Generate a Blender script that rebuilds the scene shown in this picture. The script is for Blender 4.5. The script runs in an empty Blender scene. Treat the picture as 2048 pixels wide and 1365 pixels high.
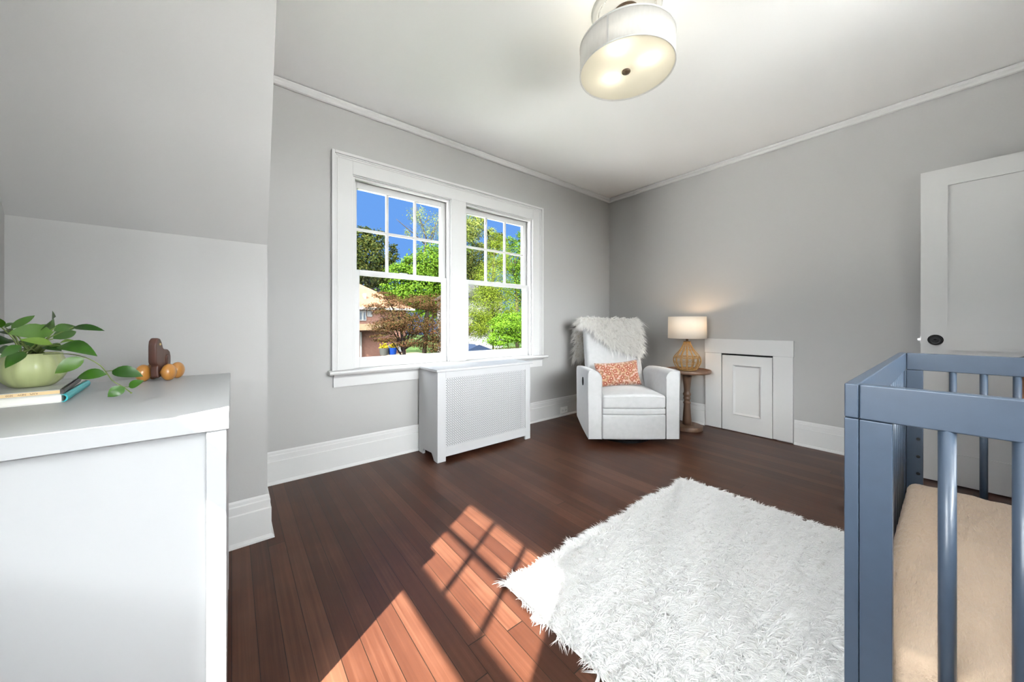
import bpy, bmesh, math, random
import numpy as np
from mathutils import Vector, Matrix
SC = bpy.context.scene
COL = SC.collection
PI = math.pi
rng = np.random.default_rng(7)
random.seed(7)

# ------------------------------------------------------------------ camera frame (12 mm lens, level, shifted)
F, U0, V0, H = 700.7, 1024.0, 648.0, 1.03
YAW = math.atan2(560.5, 700.7)
FW = Vector((math.sin(YAW), math.cos(YAW), 0)); RT = Vector((math.cos(YAW), -math.sin(YAW), 0))
def W(s, t, z): return FW * t + RT * s + Vector((0, 0, z))
def ray(u, v): return FW + RT * ((u - U0) / F) + Vector((0, 0, (V0 - v) / F))
def at_t(u, v, t): return Vector((0, 0, H)) + ray(u, v) * t
def at_y(u, v, y):
    q = ray(u, v); return Vector((0, 0, H)) + q * (y / q.y)
def at_z(u, v, z):
    q = ray(u, v); return Vector((0, 0, H)) + q * ((z - H) / q.z)

# ------------------------------------------------------------------ materials
MATS = {}
def nd(nt, typ, **kw):
    n = nt.nodes.new(typ)
    for k, v in kw.items():
        if k.startswith('i_'):
            key = k[2:]
            n.inputs[int(key) if key.isdigit() else key.replace('_', ' ')].default_value = v
        else: setattr(n, k, v)
    return n
def mat(name, col, rough=.5, bump=0, bscale=40, bdist=.004, spec=.5, metal=0, coat=0, sheen=0, var=0, vscale=8, trans=0, stretch=None):
    if name in MATS: return MATS[name]
    m = bpy.data.materials.new(name); m.use_nodes = True; nt = m.node_tree; b = nt.nodes['Principled BSDF']
    b.inputs['Base Color'].default_value = (*col, 1); b.inputs['Roughness'].default_value = rough
    b.inputs['Specular IOR Level'].default_value = spec; b.inputs['Metallic'].default_value = metal
    b.inputs['Coat Weight'].default_value = coat; b.inputs['Sheen Weight'].default_value = sheen
    L = nt.links.new
    if bump or var:
        tc = nd(nt, 'ShaderNodeTexCoord'); mp = nd(nt, 'ShaderNodeMapping')
        if stretch: mp.inputs['Scale'].default_value = stretch
        L(tc.outputs['Object'], mp.inputs['Vector'])
    if bump:
        nz = nd(nt, 'ShaderNodeTexNoise', i_Scale=bscale, i_Detail=4.0); L(mp.outputs[0], nz.inputs['Vector'])
        bp = nd(nt, 'ShaderNodeBump', i_Strength=bump, i_Distance=bdist)
        L(nz.outputs['Fac'], bp.inputs['Height']); L(bp.outputs[0], b.inputs['Normal'])
    if var:
        n2 = nd(nt, 'ShaderNodeTexNoise', i_Scale=vscale, i_Detail=3.0); L(mp.outputs[0], n2.inputs['Vector'])
        mr = nd(nt, 'ShaderNodeMapRange'); mr.inputs['From Min'].default_value = .3; mr.inputs['From Max'].default_value = .7
        mr.inputs['To Min'].default_value = 1 - var; mr.inputs['To Max'].default_value = 1 + var
        L(n2.outputs['Fac'], mr.inputs['Value'])
        hs = nd(nt, 'ShaderNodeHueSaturation'); hs.inputs['Color'].default_value = (*col, 1)
        L(mr.outputs[0], hs.inputs['Value']); L(hs.outputs[0], b.inputs['Base Color'])
    if trans:
        tr = nd(nt, 'ShaderNodeBsdfTranslucent'); tr.inputs['Color'].default_value = (*col, 1)
        mx = nd(nt, 'ShaderNodeMixShader'); mx.inputs[0].default_value = trans
        out = nt.nodes['Material Output']
        L(b.outputs[0], mx.inputs[1]); L(tr.outputs[0], mx.inputs[2]); L(mx.outputs[0], out.inputs['Surface'])
        if var: L(hs.outputs[0], tr.inputs['Color'])
    MATS[name] = m; return m

WALL = mat('wall_paint', (.36, .357, .351), .62, bump=.05, bscale=220, spec=.3)
CEIL = mat('ceiling_paint', (.90, .90, .90), .7, bump=.04, bscale=150, spec=.2)
TRIM = mat('trim_gloss_white', (.53, .53, .528), .6, bump=.02, bscale=30, spec=.2)
DRW = mat('dresser_white', (.34, .346, .353), .4, spec=.4)
BLACK = mat('black_void', (.008, .008, .008), .9)
BRONZE = mat('dark_bronze', (.075, .048, .028), .4, metal=.5)
DKMETAL = mat('black_iron', (.006, .006, .0065), .4, spec=.25)
STEEL = mat('steel', (.45, .45, .44), .35, metal=1)
RADW = mat('radiator_white', (.425, .43, .44), .5, spec=.4)
FABRIC = mat('chair_fabric', (.44, .443, .448), .85, bump=.25, bscale=320, sheen=.3, var=.04, vscale=25)
FUR = mat('fur_white', (.92, .91, .89), .8, spec=.15, trans=.38)
HIDE = mat('hide_backing', (.70, .66, .60), .9)
RUGM = mat('rug_pile', (.74, .737, .73), .85, spec=.1, trans=.2)
RUGB = mat('rug_backing', (.62, .61, .59), .95)
TABLEW = mat('table_wood', (.115, .062, .037), .45, bump=.12, bscale=60, var=.25, vscale=20, stretch=(1, 1, .15))
RATTAN = mat('rattan_cane', (0.3120, 0.1740, 0.0510), .45, var=.25, vscale=60)
LINEN = mat('lamp_linen', (.78, .745, .68), .9, bump=.12, bscale=400, trans=.36)
DRUM = mat('drum_linen', (.74, .73, .715), .9, bump=.15, bscale=350, trans=.25, var=.03, vscale=90, stretch=(1, 1, .25))
DIFF = mat('diffuser_acrylic', (.86, .835, .76), .6, trans=.62)
CRIB = mat('crib_slate_paint', (.034, .050, .076), .38, bump=.04, bscale=90, spec=.45, coat=.1, var=.04, vscale=30)
POT = mat('pot_glaze', (.36, .40, .19), .35, coat=.3, var=.06, vscale=30)
SOIL = mat('soil', (.03, .02, .012), .95, bump=.6, bscale=120)
STEM = mat('stem_green', (.12, .17, .035), .6)
STEMB = mat('stem_olive', (.17, .15, .06), .6)
TEAL = mat('book_teal', (.035, .36, .40), .35)
PAGEW = mat('pages_white', (.74, .73, .69), .85, bump=.3, bscale=300, stretch=(.02, .02, 3))
PAGEY = mat('pages_cream', (.68, .50, .27), .85, bump=.3, bscale=300, stretch=(.02, .02, 3))
BOOKC = mat('book_cover_grey', (.40, .41, .39), .4, var=.25, vscale=18)
BOOKK = mat('book_spine_black', (.03, .026, .026), .4)
INK = mat('stamp_ink', (.10, .07, .05), .8)
TOYD = mat('toy_walnut', (.055, .021, .014), .4, bump=.1, bscale=90, var=.35, vscale=45, stretch=(1, 1, .12))
TOYO = mat('toy_orange_wood', (.33, .145, .028), .32, coat=.3, var=.12, vscale=40)
BRASS = mat('brass', (.65, .5, .25), .3, metal=1)
OUTL = mat('outlet_white', (.80, .80, .79), .35)
WICK = mat('hamper_wicker', (.23, .09, .04), .7, bump=.6, bscale=140)

def leafmat(name, cols, rough=.55, trans=.3, spec=.4):
    m = bpy.data.materials.new(name); m.use_nodes = True; nt = m.node_tree; b = nt.nodes['Principled BSDF']; L = nt.links.new
    g = nd(nt, 'ShaderNodeNewGeometry'); cr = nd(nt, 'ShaderNodeValToRGB')
    els = cr.color_ramp.elements
    while len(els) < len(cols): els.new(.5)
    for i, c in enumerate(cols):
        els[i].position = i / (len(cols) - 1); els[i].color = (*c, 1)
    L(g.outputs['Random Per Island'], cr.inputs[0]); L(cr.outputs[0], b.inputs['Base Color'])
    b.inputs['Roughness'].default_value = rough; b.inputs['Specular IOR Level'].default_value = spec
    tr = nd(nt, 'ShaderNodeBsdfTranslucent'); L(cr.outputs[0], tr.inputs['Color'])
    mx = nd(nt, 'ShaderNodeMixShader'); mx.inputs[0].default_value = trans
    L(b.outputs[0], mx.inputs[1]); L(tr.outputs[0], mx.inputs[2]); L(mx.outputs[0], nt.nodes['Material Output'].inputs['Surface'])
    return m

def floor_material():
    m = bpy.data.materials.new('floor_boards'); m.use_nodes = True; nt = m.node_tree; L = nt.links.new
    b = nt.nodes['Principled BSDF']
    tc = nd(nt, 'ShaderNodeTexCoord'); sp = nd(nt, 'ShaderNodeSeparateXYZ'); L(tc.outputs['Object'], sp.inputs[0])
    def M(op, a, c=None):
        n = nd(nt, 'ShaderNodeMath', operation=op)
        for i, x in enumerate((a, c)):
            if x is None: continue
            if isinstance(x, (int, float)): n.inputs[i].default_value = x
            else: L(x, n.inputs[i])
        return n.outputs[0]
    xs = M('DIVIDE', sp.outputs['X'], .0655); bi = M('FLOOR', xs); fx = M('FRACT', xs)
    wn = nd(nt, 'ShaderNodeTexWhiteNoise', noise_dimensions='1D'); L(bi, wn.inputs['W'])
    ys = M('ADD', M('DIVIDE', sp.outputs['Y'], 3.7), M('MULTIPLY', wn.outputs['Value'], 7.31)); yi = M('FLOOR', ys); fy = M('FRACT', ys)
    cb = nd(nt, 'ShaderNodeCombineXYZ'); L(bi, cb.inputs[0]); L(yi, cb.inputs[1])
    w2 = nd(nt, 'ShaderNodeTexWhiteNoise', noise_dimensions='2D'); L(cb.outputs[0], w2.inputs['Vector'])
    # grain: stretched noise, offset per board
    mp = nd(nt, 'ShaderNodeCombineXYZ'); L(M('ADD', M('MULTIPLY', sp.outputs['X'], 70.), M('MULTIPLY', w2.outputs['Value'], 50.)), mp.inputs[0])
    L(M('MULTIPLY', sp.outputs['Y'], 1.3), mp.inputs[1])
    n1 = nd(nt, 'ShaderNodeTexNoise', i_Scale=1.0, i_Detail=6.0, i_Roughness=.6, i_Distortion=.6); L(mp.outputs[0], n1.inputs['Vector'])
    n2 = nd(nt, 'ShaderNodeTexNoise', i_Scale=5.0, i_Detail=2.0); L(tc.outputs['Object'], n2.inputs['Vector'])
    cr = nd(nt, 'ShaderNodeValToRGB'); e = cr.color_ramp.elements
    e[0].color = (.019, .0062, .0037, 1); e[1].color = (.118, .053, .031, 1); e.new(.45).color = (.045, .0163, .0090, 1)
    tone = M('ADD', M('MULTIPLY', w2.outputs['Value'], .40), M('ADD', M('MULTIPLY', n1.outputs['Fac'], .70), M('MULTIPLY', n2.outputs['Fac'], .35)))
    L(M('SUBTRACT', tone, .30), cr.inputs[0])
    sx = M('LESS_THAN', M('MINIMUM', fx, M('SUBTRACT', 1.0, fx)), .016)
    sy = M('LESS_THAN', M('MINIMUM', fy, M('SUBTRACT', 1.0, fy)), .0005)
    seam = M('MAXIMUM', sx, sy)
    mx = nd(nt, 'ShaderNodeMix', data_type='RGBA'); L(seam, mx.inputs[0]); L(cr.outputs[0], mx.inputs[6]); mx.inputs[7].default_value = (.008, .005, .003, 1)
    L(mx.outputs[2], b.inputs['Base Color'])
    L(M('ADD', .27, M('MULTIPLY', n1.outputs['Fac'], .16)), b.inputs['Roughness'])
    b.inputs['Specular IOR Level'].default_value = .22
    bp = nd(nt, 'ShaderNodeBump', i_Strength=.35, i_Distance=.0012)
    L(M('SUBTRACT', M('MULTIPLY', n1.outputs['Fac'], .35), M('MULTIPLY', seam, 1.0)), bp.inputs['Height']); L(bp.outputs[0], b.inputs['Normal'])
    return m
FLOOR = floor_material()

def glass_material():
    m = bpy.data.materials.new('window_glass'); m.use_nodes = True; nt = m.node_tree; L = nt.links.new
    nt.nodes.remove(nt.nodes['Principled BSDF'])
    tr = nd(nt, 'ShaderNodeBsdfTransparent'); tr.inputs[0].default_value = (.97, .98, .975, 1)
    gl = nd(nt, 'ShaderNodeBsdfGlossy'); gl.inputs['Roughness'].default_value = .02
    lw = nd(nt, 'ShaderNodeLayerWeight', i_Blend=.5); pw_ = nd(nt, 'ShaderNodeMath', operation='POWER'); pw_.inputs[1].default_value = 5.0; L(lw.outputs['Facing'], pw_.inputs[0])
    fr = nd(nt, 'ShaderNodeMath', operation='MULTIPLY_ADD'); fr.inputs[1].default_value = .25; fr.inputs[2].default_value = .0006; L(pw_.outputs[0], fr.inputs[0])
    mx = nd(nt, 'ShaderNodeMixShader'); L(fr.outputs[0], mx.inputs[0]); L(tr.outputs[0], mx.inputs[1]); L(gl.outputs[0], mx.inputs[2])
    L(mx.outputs[0], nt.nodes['Material Output'].inputs['Surface'])
    return m
GLASS = glass_material()

def pillow_material():
    m = bpy.data.materials.new('floral_print'); m.use_nodes = True; nt = m.node_tree; L = nt.links.new; b = nt.nodes['Principled BSDF']
    tc = nd(nt, 'ShaderNodeTexCoord'); sx = nd(nt, 'ShaderNodeSeparateXYZ'); mp = nd(nt, 'ShaderNodeCombineXYZ'); L(tc.outputs['Object'], sx.inputs[0]); L(sx.outputs['X'], mp.inputs[0]); L(sx.outputs['Z'], mp.inputs[1])
    def ring(scale, off, stops):
        mo = nd(nt, 'ShaderNodeVectorMath', operation='ADD'); mo.inputs[1].default_value = off; L(mp.outputs[0], mo.inputs[0])
        v = nd(nt, 'ShaderNodeTexVoronoi', voronoi_dimensions='2D', i_Scale=scale, i_Randomness=.8); L(mo.outputs[0], v.inputs['Vector'])
        r = nd(nt, 'ShaderNodeValToRGB'); r.color_ramp.interpolation = 'CONSTANT'; e = r.color_ramp.elements
        while len(e) < len(stops): e.new(.5)
        for i, (p, c) in enumerate(stops): e[i].position = p; e[i].color = c
        L(v.outputs['Distance'], r.inputs[0]); return r, v
    big, v1 = ring(19, (0, 0, 0), [(0, (.75, .45, .30, 1)), (.1, (.22, .06, .032, 1)), (.27, (.34, .12, .075, 1)), (.38, (.6, .3, .1, 0))])
    small, v2 = ring(42, (3.1, 0, 1.7), [(0, (.6, .33, .12, 1)), (.12, (.12, .05, .05, 1)), (.3, (.36, .17, .06, 1)), (.42, (0, 0, 0, 0))])
    nz = nd(nt, 'ShaderNodeTexNoise', i_Scale=9.0); L(mp.outputs[0], nz.inputs['Vector'])
    bg = nd(nt, 'ShaderNodeValToRGB'); e = bg.color_ramp.elements
    e[0].position = .38; e[0].color = (.38, .23, .13, 1); e[1].position = .62; e[1].color = (.47, .31, .28, 1)
    L(nz.outputs['Fac'], bg.inputs[0])
    m1 = nd(nt, 'ShaderNodeMix', data_type='RGBA'); L(small.outputs['Alpha'], m1.inputs[0]); L(bg.outputs[0], m1.inputs[6]); L(small.outputs['Color'], m1.inputs[7])
    m2 = nd(nt, 'ShaderNodeMix', data_type='RGBA'); L(big.outputs['Alpha'], m2.inputs[0]); L(m1.outputs[2], m2.inputs[6]); L(big.outputs['Color'], m2.inputs[7])
    L(m2.outputs[2], b.inputs['Base Color']); b.inputs['Roughness'].default_value = .8; b.inputs['Sheen Weight'].default_value = .3
    return m

def brick_material():
    m = bpy.data.materials.new('house_brick'); m.use_nodes = True; nt = m.node_tree; L = nt.links.new; b = nt.nodes['Principled BSDF']
    tc = nd(nt, 'ShaderNodeTexCoord'); mp = nd(nt, 'ShaderNodeMapping'); mp.inputs['Rotation'].default_value = (PI / 2, 0, 0); L(tc.outputs['Object'], mp.inputs[0])
    br = nd(nt, 'ShaderNodeTexBrick', i_Scale=4.0); L(mp.outputs[0], br.inputs['Vector'])
    br.inputs['Color1'].default_value = (.030, .0135, .010, 1); br.inputs['Color2'].default_value = (.037, .0185, .0135, 1); br.inputs['Mortar'].default_value = (.032, .025, .021, 1)
    L(br.outputs[0], b.inputs['Base Color']); b.inputs['Roughness'].default_value = .9; b.inputs['Specular IOR Level'].default_value = .02
    return m

def sheet_material():
    m = mat('sheet_muslin', (.50, .375, .27), .9, bump=.8, bscale=70, bdist=.012, var=.06, vscale=10, stretch=(.35, 1.6, 1), sheen=.2)
    return m

# ------------------------------------------------------------------ mesh helpers
def wmat(o):
    m = o.matrix_basis.copy()
    return wmat(o.parent) @ m if o.parent else m
def obj(name, bm, m, parent=None, local=False, bevel=0, smooth=False, seg=2):
    me = bpy.data.meshes.new(name)
    if parent is not None and not local: bm.transform(wmat(parent).inverted())
    bmesh.ops.recalc_face_normals(bm, faces=bm.faces)
    bm.to_mesh(me); bm.free()
    if m is not None: me.materials.append(m)
    o = bpy.data.objects.new(name, me); COL.objects.link(o)
    if parent is not None: o.parent = parent
    if smooth:
        for p in me.polygons: p.use_smooth = True
    if bevel:
        bv = o.modifiers.new('bev', 'BEVEL'); bv.width = bevel; bv.segments = seg; bv.limit_method = 'ANGLE'; bv.angle_limit = math.radians(40)
        for p in me.polygons: p.use_smooth = True
        bv.harden_normals = True
    return o
def raw(name, V, Fc, m, parent=None, smooth=False):
    """mesh from numpy arrays; V (n,3) world, Fc (k,3|4)"""
    me = bpy.data.meshes.new(name)
    V = np.asarray(V, dtype=np.float64)
    if parent is not None:
        mi = np.array(wmat(parent).inverted()); V = V @ mi[:3, :3].T + mi[:3, 3]
    Fc = np.asarray(Fc, dtype=np.int32); k = Fc.shape[1]
    me.vertices.add(len(V)); me.vertices.foreach_set('co', V.astype(np.float32).ravel())
    me.loops.add(Fc.size); me.loops.foreach_set('vertex_index', Fc.ravel())
    me.polygons.add(len(Fc)); me.polygons.foreach_set('loop_start', np.arange(0, Fc.size, k, dtype=np.int32))
    me.update(calc_edges=True); me.validate()
    if smooth: me.polygons.foreach_set('use_smooth', np.ones(len(me.polygons), dtype=bool))
    me.materials.append(m)
    o = bpy.data.objects.new(name, me); COL.objects.link(o)
    if parent is not None: o.parent = parent
    return o
def empty(name, loc=(0, 0, 0), rz=0, parent=None):
    o = bpy.data.objects.new(name, None); COL.objects.link(o); o.location = loc; o.rotation_euler = (0, 0, rz); o.empty_display_size = .1
    if parent is not None: o.parent = parent
    return o
def tag(o, label=None, cat=None, group=None, kind=None):
    if label: o['label'] = label
    if cat: o['category'] = cat
    if group: o['group'] = group
    if kind: o['kind'] = kind
    return o
def struct(o, label=None, cat=None): return tag(o, label, cat, kind='structure')
def box(bm, x0, x1, y0, y1, z0, z1):
    v = [bm.verts.new(p) for p in ((x0, y0, z0), (x1, y0, z0), (x1, y1, z0), (x0, y1, z0), (x0, y0, z1), (x1, y0, z1), (x1, y1, z1), (x0, y1, z1))]
    for f in ((3, 2, 1, 0), (4, 5, 6, 7), (0, 1, 5, 4), (1, 2, 6, 5), (2, 3, 7, 6), (3, 0, 4, 7)): bm.faces.new([v[i] for i in f])
    return v
def boxes(*bs):
    bm = bmesh.new()
    for b in bs: box(bm, *b)
    return bm
def prism(bm, pts, axis, a0, a1):
    """extrude the polygon pts (2-D) along an axis 'x','y','z' from a0 to a1"""
    def P(p, a): return {'x': (a, p[0], p[1]), 'y': (p[0], a, p[1]), 'z': (p[0], p[1], a)}[axis]
    A = [bm.verts.new(P(p, a0)) for p in pts]; B = [bm.verts.new(P(p, a1)) for p in pts]; n = len(pts)
    bm.faces.new(A); bm.faces.new(B[::-1])
    for i in range(n): bm.faces.new((A[i], A[(i + 1) % n], B[(i + 1) % n], B[i]))
    return A, B
def lathe(bm, prof, c=(0, 0, 0), n=40, closed=False, wob=None):
    rings = []
    for r, z in prof:
        if r < 1e-6: rings.append([bm.verts.new((c[0], c[1], c[2] + z))])
        else:
            rings.append([bm.verts.new((c[0] + r * (1 if wob is None else wob(2 * PI * i / n, z)) * math.cos(2 * PI * i / n),
                                        c[1] + r * (1 if wob is None else wob(2 * PI * i / n, z)) * math.sin(2 * PI * i / n), c[2] + z)) for i in range(n)])
    if closed: rings.append(rings[0])
    for a, b in zip(rings, rings[1:]):
        for i in range(n):
            j = (i + 1) % n
            if len(a) == 1 and len(b) == 1: continue
            if len(a) == 1: bm.faces.new((a[0], b[i], b[j]))
            elif len(b) == 1: bm.faces.new((a[i], a[j], b[0]))
            else: bm.faces.new((a[i], a[j], b[j], b[i]))
def tube(bm, pts, r, n=8, cap=True):
    pts = [Vector(p) for p in pts]; rs = r if isinstance(r, (list, tuple)) else [r] * len(pts)
    rings = []; up = Vector((0, 0, 1))
    for i, p in enumerate(pts):
        d = (pts[min(i + 1, len(pts) - 1)] - pts[max(i - 1, 0)]).normalized()
        a = d.cross(up)
        if a.length < 1e-3: a = d.cross(Vector((1, 0, 0)))
        a.normalize(); b = d.cross(a).normalized()
        rings.append([bm.verts.new(p + (a * math.cos(2 * PI * k / n) + b * math.sin(2 * PI * k / n)) * rs[i]) for k in range(n)])
    for A, B in zip(rings, rings[1:]):
        for k in range(n): bm.faces.new((A[k], A[(k + 1) % n], B[(k + 1) % n], B[k]))
    if cap: bm.faces.new(rings[0][::-1]); bm.faces.new(rings[-1])
def sphere(bm, c, r, n=20, m=12, sq=(1, 1, 1)):
    prof = [(r * math.sin(PI * i / m), -r * math.cos(PI * i / m)) for i in range(m + 1)]
    k = len(bm.verts); lathe(bm, prof, (0, 0, 0), n); bm.verts.ensure_lookup_table()
    for v in bm.verts[k:]: v.co = Vector((v.co.x * sq[0], v.co.y * sq[1], v.co.z * sq[2])) + Vector(c)
def grid(bm, fn, nu, nv, wrap=False):
    g = [[bm.verts.new(fn(i / nu, j / nv)) for j in range(nv + 1)] for i in range(nu + (0 if wrap else 1))]
    for i in range(nu):
        for j in range(nv):
            a, b = g[i], g[(i + 1) % len(g)]
            bm.faces.new((a[j], b[j], b[j + 1], a[j + 1]))
    return g
def rbox(bm, x0, x1, y0, y1, z0, z1, r=.03, n=4, puff=(0, 0, 0)):
    """soft rounded box"""
    bm2 = bmesh.new(); box(bm2, x0, x1, y0, y1, z0, z1)
    bmesh.ops.bevel(bm2, geom=bm2.edges[:] + bm2.verts[:], offset=r, segments=n, profile=.5, affect='EDGES')
    me = bpy.data.meshes.new('tmp'); bm2.to_mesh(me); bm2.free(); bm.from_mesh(me); bpy.data.meshes.remove(me)
def smoothstep(a, b, x):
    x = min(1, max(0, (x - a) / (b - a))); return x * x * (3 - 2 * x)

# ------------------------------------------------------------------ room shell
YA, XB, XL, YB = 2.72, 3.765, -.62, -.70      # window wall, right wall, left gable wall, back wall (inner faces)
CZ = 2.626
CHX, KY, KZ = .135, 2.062, 1.411              # dormer cheek, knee wall, top of the knee wall
def wall_y(name, y0, y1, x0, x1, z0, z1, holes):
    bm = bmesh.new(); xs = x0
    for hx0, hx1, hz0, hz1 in sorted(holes):
        box(bm, xs, hx0, y0, y1, z0, z1)
        if hz0 > z0: box(bm, hx0, hx1, y0, y1, z0, hz0)
        box(bm, hx0, hx1, y0, y1, hz1, z1); xs = hx1
    box(bm, xs, x1, y0, y1, z0, z1)
    return struct(obj(name, bm, WALL), None)
fl = struct(obj('floor', boxes((XL - .15, XB + .15, YB - .15, YA + .17, -.12, 0)), FLOOR))
struct(obj('ceiling', boxes((XL - .16, XB + .16, YB - .16, YA + .18, CZ, CZ + .12)), CEIL))
WL = (.69, 1.484); WR = (1.639, 2.433)         # the two openings of the twin window
wall_y('wall_front', YA, YA + .16, CHX - .1, XB + .14, -.1, CZ + .05, [(WL[0] - .02, WL[1] + .02, .66, 2.125), (WR[0] - .02, WR[1] + .02, .66, 2.125)])
bm = bmesh.new()
box(bm, XB, XB + .14, YB - .14, YA + .15, .76, CZ + .05); box(bm, XB, XB + .14, YB - .14, .955, -.1, .76); box(bm, XB, XB + .14, 1.425, YA + .15, -.1, .76)
struct(obj('wall_right', bm, WALL))
LWY, LWZ = (-.16, .69), (.775, 2.14)
bm = bmesh.new()
box(bm, XL - .15, XL, YB - .15, LWY[0] - .02, -.1, CZ + .05); box(bm, XL - .15, XL, LWY[1] + .02, KY + .2, -.1, CZ + .05)
box(bm, XL - .15, XL, LWY[0] - .02, LWY[1] + .02, -.1, LWZ[0] - .04); box(bm, XL - .15, XL, LWY[0] - .02, LWY[1] + .02, LWZ[1] + .02, CZ + .05)
struct(obj('wall_left', bm, WALL))
BWX, BWZ = (.10, 2.50), (.94, 2.24)
wall_y('wall_back', YB - .14, YB, XL - .15, XB + .14, -.1, CZ + .05, [(BWX[0] - .02, BWX[1] + .02, BWZ[0] - .04, BWZ[1] + .02), (2.78, 3.60, -.1, 2.05)])
struct(obj('wall_hall', boxes((2.58, 2.68, -2.3, YB - .14, -.1, 2.5), (3.80, 3.90, -2.3, YB - .14, -.1, 2.5), (2.58, 3.90, -2.4, -2.3, -.1, 2.5), (2.58, 3.90, -2.4, YB - .14, 2.5, 2.6), (2.58, 3.90, -2.4, YB - .14, -.12, 0)), WALL))
struct(obj('added_sun_shade', boxes((-2.55, 4.0, -2.5, YB - .145, 2.34, 2.42)), TRIM))  # unseen overhang added to keep direct sun out of the back opening
# knee wall with the sloping ceiling above it, and the cheek of the dormer
prof = [(KY, -.1), (KY, KZ), (1.43, CZ + .01), (1.55, CZ + .01), (KY + .12, KZ + .04), (KY + .12, -.1)]
bm = bmesh.new(); prism(bm, prof, 'x', XL - .1, CHX - .0005)
struct(obj('wall_knee', bm, WALL))
bm = bmesh.new(); prism(bm, [(KY + .02, -.1), (KY + .02, KZ), (1.46, CZ + .01), (YA + .05, CZ + .01), (YA + .05, -.1)], 'x', CHX - .08, CHX)
struct(obj('wall_cheek', bm, WALL))

# base boards: profile as (distance from wall, height)
BP = [(0, 0), (.027, 0), (.026, .008), (.021, .016), (.015, .02), (.015, .143), (.011, .148), (.011, .182), (.008, .187), (.007, .200), (.003, .208), (0, .208)]
def baseboard_run(bm, p0, p1, nrm):
    A = [bm.verts.new((p0[0] + nrm[0] * d, p0[1] + nrm[1] * d, z)) for d, z in BP]
    B = [bm.verts.new((p1[0] + nrm[0] * d, p1[1] + nrm[1] * d, z)) for d, z in BP]
    n = len(BP); bm.faces.new(A); bm.faces.new(B[::-1])
    for i in range(n): bm.faces.new((A[i], A[(i + 1) % n], B[(i + 1) % n], B[i]))
bm = bmesh.new(); baseboard_run(bm, (CHX, YA), (XB, YA), (0, -1)); struct(obj('baseboard_front', bm, TRIM))
bm = bmesh.new(); baseboard_run(bm, (XB, 1.553), (XB, YA), (-1, 0)); baseboard_run(bm, (XB, YB), (XB, .832), (-1, 0)); struct(obj('baseboard_right', bm, TRIM))
# knee + cheek: mitred outside corner
bm = bmesh.new()
pts = [[(XL, KY - d), (CHX + d, KY - d), (CHX + d, YA)] for d, z in BP]
rows = [[bm.verts.new((*pts[i][k], BP[i][1])) for i in range(len(BP))] for k in range(3)]
for a, b in zip(rows, rows[1:]):
    for i in range(len(BP)): bm.faces.new((a[i], a[(i + 1) % len(BP)], b[(i + 1) % len(BP)], b[i]))
bm.faces.new(rows[0]); bm.faces.new(rows[2][::-1])
struct(obj('baseboard_knee', bm, TRIM))
bm = bmesh.new(); baseboard_run(bm, (XL, YB), (XL, KY), (1, 0)); struct(obj('baseboard_left', bm, TRIM))
bm = bmesh.new(); baseboard_run(bm, (XL, YB), (2.66, YB), (0, 1)); struct(obj('baseboard_back', bm, TRIM))
# picture rails with the dark gap under the ceiling
RP = [(0, 2.572), (.012, 2.568), (.02, 2.574), (.024, 2.588), (.022, 2.602), (.026, 2.612), (.026, 2.6195), (0, 2.6195)]
def rail(name, p0, p1, nrm):
    bm = bmesh.new()
    A = [bm.verts.new((p0[0] + nrm[0] * d, p0[1] + nrm[1] * d, z)) for d, z in RP]; B = [bm.verts.new((p1[0] + nrm[0] * d, p1[1] + nrm[1] * d, z)) for d, z in RP]
    bm.faces.new(A); bm.faces.new(B[::-1])
    for i in range(len(RP)): bm.faces.new((A[i], A[(i + 1) % len(RP)], B[(i + 1) % len(RP)], B[i]))
    struct(obj(name, bm, TRIM))
rail('trim_1', (CHX, YA), (XB, YA), (0, -1)); rail('trim_2', (XB, YB), (XB, YA), (-1, 0)); rail('trim_3', (XL, YB), (XB, YB), (0, 1))
# ------------------------------------------------------------------ windows (local: X along wall, Y outward, Z up)
def sash(parent, name, x0, x1, z0, z1, y0, y1, g, muntins):
    gx0, gx1, gz0, gz1 = g
    bm = boxes((x0, gx0, y0, y1, z0, z1), (gx1, x1, y0, y1, z0, z1), (gx0, gx1, y0, y1, z0, gz0), (gx0, gx1, y0, y1, gz1, z1))
    s = obj(name, bm, TRIM, parent, local=True, bevel=.002)
    ym = (y0 + y1) / 2
    if muntins:
        bm = bmesh.new()
        for k in (1, 2):
            xm = gx0 + (gx1 - gx0) * k / 3; box(bm, xm - .010, xm + .010, ym - .014, ym + .010, gz0 - .002, gz1 + .002)
        zm = (gz0 + gz1) / 2; box(bm, gx0 - .002, gx1 + .002, ym - .0135, ym + .0095, zm - .010, zm + .010)
        obj('muntin', bm, TRIM, s, local=True, bevel=.003)
    obj('pane', boxes((gx0 - .004, gx1 + .004, ym - .002, ym + .002, gz0 - .004, gz1 + .004)), GLASS, s, local=True)
    return s
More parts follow.
